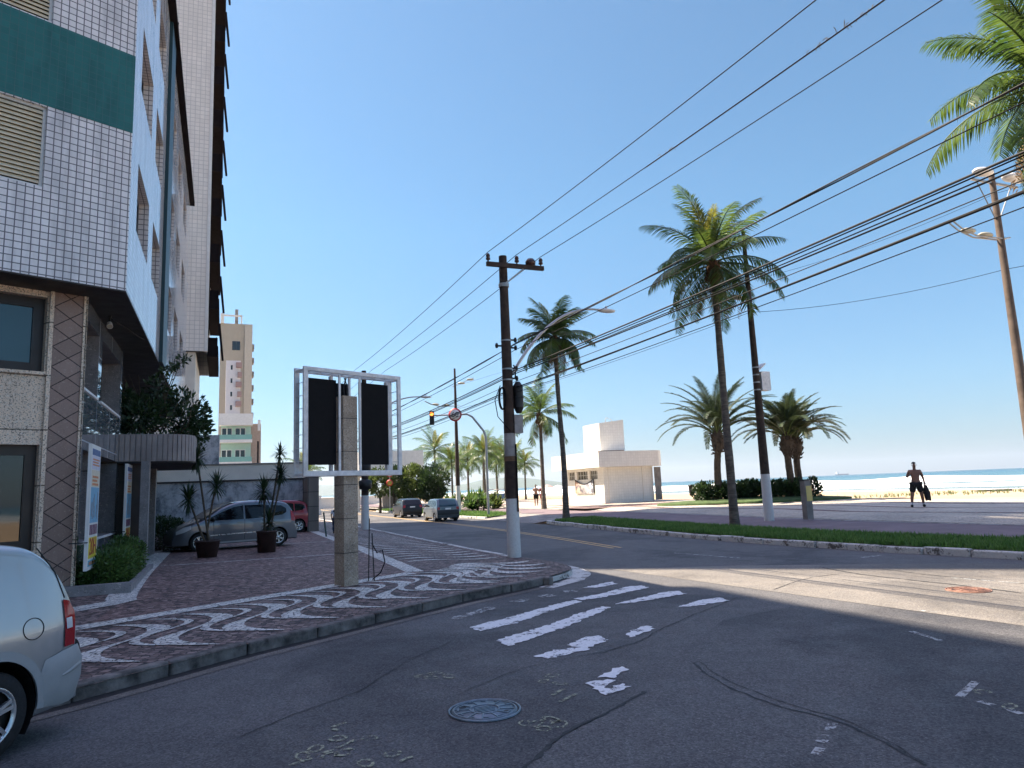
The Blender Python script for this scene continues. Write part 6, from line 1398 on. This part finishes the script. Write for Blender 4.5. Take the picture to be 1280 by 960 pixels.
    for c_ in clothes:
        if c_[0]=='shorts': garment('shorts',['pelvis','hipL','hipR'],.030,c_[1],{'tl':('hipL','knL',.86,.118),'tr':('hipR','knR',.86,.118)})
        if c_[0]=='trousers': garment('trousers',['pelvis','hipL','hipR','knL','knR','caL','caR','anL','anR'],.018,c_[1])
        if c_[0]=='shirt': garment('shirt',['pelvis','waist','chest','neckb','shL','shR'],.016,c_[1],{'sl':('shL','elL',.75,.07),'sr':('shR','elR',.75,.07)})
        if c_[0]=='shoes':
            for s_ in 'LR':
                a,b=Vector(Jk['an'+s_][0]),Vector(Jk['to'+s_][0]); mb=MB(); d=(b-a); d.z=0; d.normalize(); c=(a+b)/2; mb2=MB(); mb2.ell((0,0,0),(.155*k,.052*k,.055*k),14,8); mb2.xf(Matrix.Translation((c.x,c.y,.055*k+min(0,0)+max(0,b.z-.04*k)))@Matrix.Rotation(math.atan2(d.y,d.x),4,'Z')); part('shoe',mb2,M[c_[1]],t,uv=False)
        if c_[0]=='socks':
            for s_ in 'LR':
                a=Vector(Jk['an'+s_][0]); mb=MB(); mb.tube([a+Vector((0,0,.0)),a+Vector((0,0,.10*k))],[.046*k,.05*k],10); part('sock',mb,M[c_[1]],t,uv=False)
    return t,k
man,k=person('shirtless man in black shorts and dark shoes walking over the plaza towards the street',(17.25,31.0,.452),rad(-22),1.9,M['skin'],
  {'elR':(-.29,.06,1.17),'wrR':(-.21,-.17,1.28),'haR':(-.17,-.20,1.34),'elL':(.28,.06,1.13),'wrL':(.31,.02,.88),'haL':(.315,.0,.80),'knR':(-.18,-.07,.50),'caR':(-.20,-.03,.36),'anR':(-.22,-.02,.09),'toR':(-.25,-.16,.035),'knL':(.16,.03,.50),'caL':(.18,.07,.36),'anL':(.20,.12,.10),'toL':(.21,-.02,.04)},
  [('shorts','cloth_black'),('shoes','cloth_black'),('socks','cloth_white')])
t=thing('held_shirt','black shirt hanging from the hand of the walking man','shirt',tuple(ROOTM[man.name]@Vector((.345,.0,.80))),rad(-22))
mb=MB(); rows=[]
for i in range(12):
    u=i/11; w=.045+.09*min(1,u*2)-.04*u; rows.append([(w*math.cos(a)+.05*u+.025*math.sin(3*a+4*u),.055*math.sin(a)*(1+.5*u)+.02*math.sin(5*u),.10-.62*u+.03*math.sin(2*a)) for a in [2*PI*j/14 for j in range(15)]])
mb.grid(rows); part('cloth',mb,M['cloth_black'],t,uv=False)
# child walking away on the pavement
cz=zs(-8.75,33.8)
ch,k=person('child in white and navy school shirt and navy trousers walking away on the pavement',(-8.50,33.6,cz),rad(188),1.28,M['skin_tan'],{'elL':(.24,.05,1.15),'elR':(-.24,.05,1.15),'wrL':(.22,-.02,.95),'haL':(.22,-.04,.88),'wrR':(-.22,-.02,.95),'haR':(-.22,-.04,.88),'knL':(.10,-.1,.52),'anL':(.10,-.02,.10),'toL':(.11,-.16,.06)},[('shirt','cloth_white'),('trousers','cloth_navy'),('shoes','cloth_black')],fingers=False)
mb=MB(); mb.ell((0,.17,1.28*1.28/1.75),(.13,.09,.19),12,8); o=part('shirt_yoke',MB().ell((0,.0,1.40*k),(.19*k,.135*k,.10*k),14,8),M['cloth_navy'],ch,uv=False)
# strollers on the promenade
person('bare backed stroller in dark shorts on the promenade beside the small palm',(1.55,57.,.452),rad(185),1.68,M['skin_tan'],{'elL':(.27,.03,1.18),'wrL':(.24,-.1,1.0),'haL':(.23,-.13,.93),'knL':(.10,-.08,.52),'anR':(-.1,.10,.12),'toR':(-.11,-.04,.05)},[('shorts','cloth_black')],'strollers on the promenade',fingers=False)
person('second stroller in maroon top half hidden by the small palm trunk',(2.1,58.2,.452),rad(170),1.66,M['skin_tan'],{'knR':(-.10,-.08,.52),'anL':(.1,.1,.12),'toL':(.11,-.04,.05)},[('shirt','cloth_red'),('shorts','cloth_red')],'strollers on the promenade',fingers=False)
person('tiny bather standing on the wet sand near the hedge end',(35.6,88.,-.72),rad(20),1.7,M['skin_tan'],{},[('shorts','cloth_red')],'distant bathers',fingers=False)
person('tiny bather beside the other on the wet sand',(36.3,88.3,-.72),rad(200),1.62,M['skin_tan'],{},[('shorts','cloth_navy')],'distant bathers',fingers=False)
# parasols and crowd far along the beach
rg=random.Random(7); pal=[(.55,.30,.26),(.75,.72,.66),(.35,.45,.55),(.7,.62,.42),(.55,.5,.48)]
cols_n=['red','white','blue','yellow','grey']
for i,(x,y) in enumerate([(5.2,120),(7.5,128),(9.0,118),(12.3,131),(6.4,140),(10.8,142),(13.9,122),(4.3,135)]):
    lab=['red beach parasol nearest the small palm','white beach parasol left of the kiosk','blue beach parasol left of the kiosk','yellow beach parasol close to the kiosk wall','grey beach parasol far back on the sand','red beach parasol farthest back on the sand','white beach parasol behind the kiosk edge','blue beach parasol far back near the small palm'][i]
    zg=-.9 if False else float(np.interp(toNS(x,y)[0],[p[0] for p in prof],[p[1] for p in prof])); t=thing('beach_parasol',lab,'parasol',(x,y,zg),rg.uniform(0,3),'parasols on the far beach'); c=i if i<5 else i-5
    mb=MB(); mb.tube([(0,0,-.3),(0,0,2.0)],.03,6); part('pole',mb,M['white'],t); mb=MB(); mb.lathe([(0,2.2),(.6,2.05),(1.15,1.72)],n=10,smooth=False); part('canopy',mb,cmat('parasol_'+cols_n[c],pal[c]),t)
# small beach carts by the palms
for x,y,lab,c in [(-1.9,96.,'low blue beach cart among the far palm trunks',(.05,.12,.3)),(-3.3,97.,'low reddish beach cart left of the blue one',(.3,.1,.06))]:
    t=thing('beach_cart',lab,'cart',(x,y,.2),.4); mb=MB(); mb.box(-.9,.9,-.4,.4,.4,1.1); part('box',mb,cmat('cart_'+lab.split()[1],c),t); mb=MB(); mb.prism([(-1,-.5),(1,-.5),(1,.5),(-1,.5)],1.6,1.7); mb.tube([(-.8,0,1.1),(-.8,0,1.6)],.03,6); mb.tube([(.8,0,1.1),(.8,0,1.6)],.03,6); part('awning',mb,cmat('cart_awning',(.5,.45,.4)),t)
    for s_ in (-.6,.6):
        mb=MB(); mb.lathe([(.2,-.45),(.3,-.44),(.3,-.38),(.2,-.37)],(s_,0,.3),14,axis='y'); part('wheel',mb,M['rubber'],t)
# ================================================================== LIGHT AND CAMERA
SUN_AZ,SUN_EL=rad(-70),rad(54)           # heading measured from +Y towards +X
w=bpy.data.worlds.new('World'); S.world=w; w.use_nodes=True; nt=w.node_tree; bg=nt.nodes['Background']
sky=nt.nodes.new('ShaderNodeTexSky'); sky.sky_type='NISHITA'; sky.sun_disc=False; sky.sun_elevation=SUN_EL; sky.sun_rotation=SUN_AZ%(2*PI)
sky.air_density=1.0; sky.dust_density=.5; sky.ozone_density=2.0; sky.altitude=0
Nw=NT(nt); tcw=nt.nodes.new('ShaderNodeTexCoord'); sxw=nt.nodes.new('ShaderNodeSeparateXYZ'); nt.links.new(tcw.outputs['Generated'],sxw.inputs[0])
tint=Nw.ramp(sxw.outputs[2],[(0,(.215,.285,.385)),(.12,(.30,.415,.485)),(.35,(.395,.555,.58)),(.63,(.45,.585,.605)),(.8,(1.8,1.32,1.27)),(1,(1.85,1.34,1.29))])
nt.links.new(Nw.mix(1.,sky.outputs[0],tint,'MULTIPLY'),bg.inputs[0]); bg.inputs[1].default_value=.105
ld=bpy.data.lights.new('sun','SUN'); ld.energy=5.0; ld.angle=rad(.35); ld.color=(1,.87,.70)
lo=bpy.data.objects.new('sun',ld); COL.objects.link(lo)
ts=Vector((math.sin(SUN_AZ)*math.cos(SUN_EL),math.cos(SUN_AZ)*math.cos(SUN_EL),math.sin(SUN_EL)))
lo.rotation_euler=ts.to_track_quat('Z','Y').to_euler(); lo.location=ts*200
cam=bpy.data.cameras.new('camera'); co=bpy.data.objects.new('camera',cam); COL.objects.link(co); S.camera=co
cam.sensor_width=36; cam.lens=886/1280*36; cam.clip_start=.1; cam.clip_end=80000
P_,R_=rad(8.35),rad(2.3)
fw_=Vector((0,math.cos(P_),math.sin(P_))); r0=Vector((1,0,0)); u0=Vector((0,-math.sin(P_),math.cos(P_)))
r_=r0*math.cos(R_)-u0*math.sin(R_); u_=u0*math.cos(R_)+r0*math.sin(R_)
mw=Matrix((r_,u_,-fw_)).transposed().to_4x4(); mw.translation=(0,0,1.95); co.matrix_world=mw
hz=MB(); hz.box(-24000,24000,-2500,21500,-6,420); mh,nth,bh=newmat('sea_haze'); nth.nodes.remove(bh)
vol=nth.nodes.new('ShaderNodeVolumePrincipled'); vol.inputs['Color'].default_value=(.80,.90,1.,1); vol.inputs['Density'].default_value=.00006; vol.inputs['Anisotropy'].default_value=.3; nth.links.new(vol.outputs[0],nth.nodes['Material Output'].inputs['Volume'])
setting('haze',hz,mh,kind='stuff',uv=False)
S.view_settings.view_transform='Standard'; S.view_settings.look='None'; S.view_settings.exposure=1.65; S.view_settings.gamma=1; S.view_settings.use_curve_mapping=False
S.cycles.max_bounces=6; S.cycles.transparent_max_bounces=6; S.cycles.caustics_reflective=False; S.cycles.caustics_refractive=False
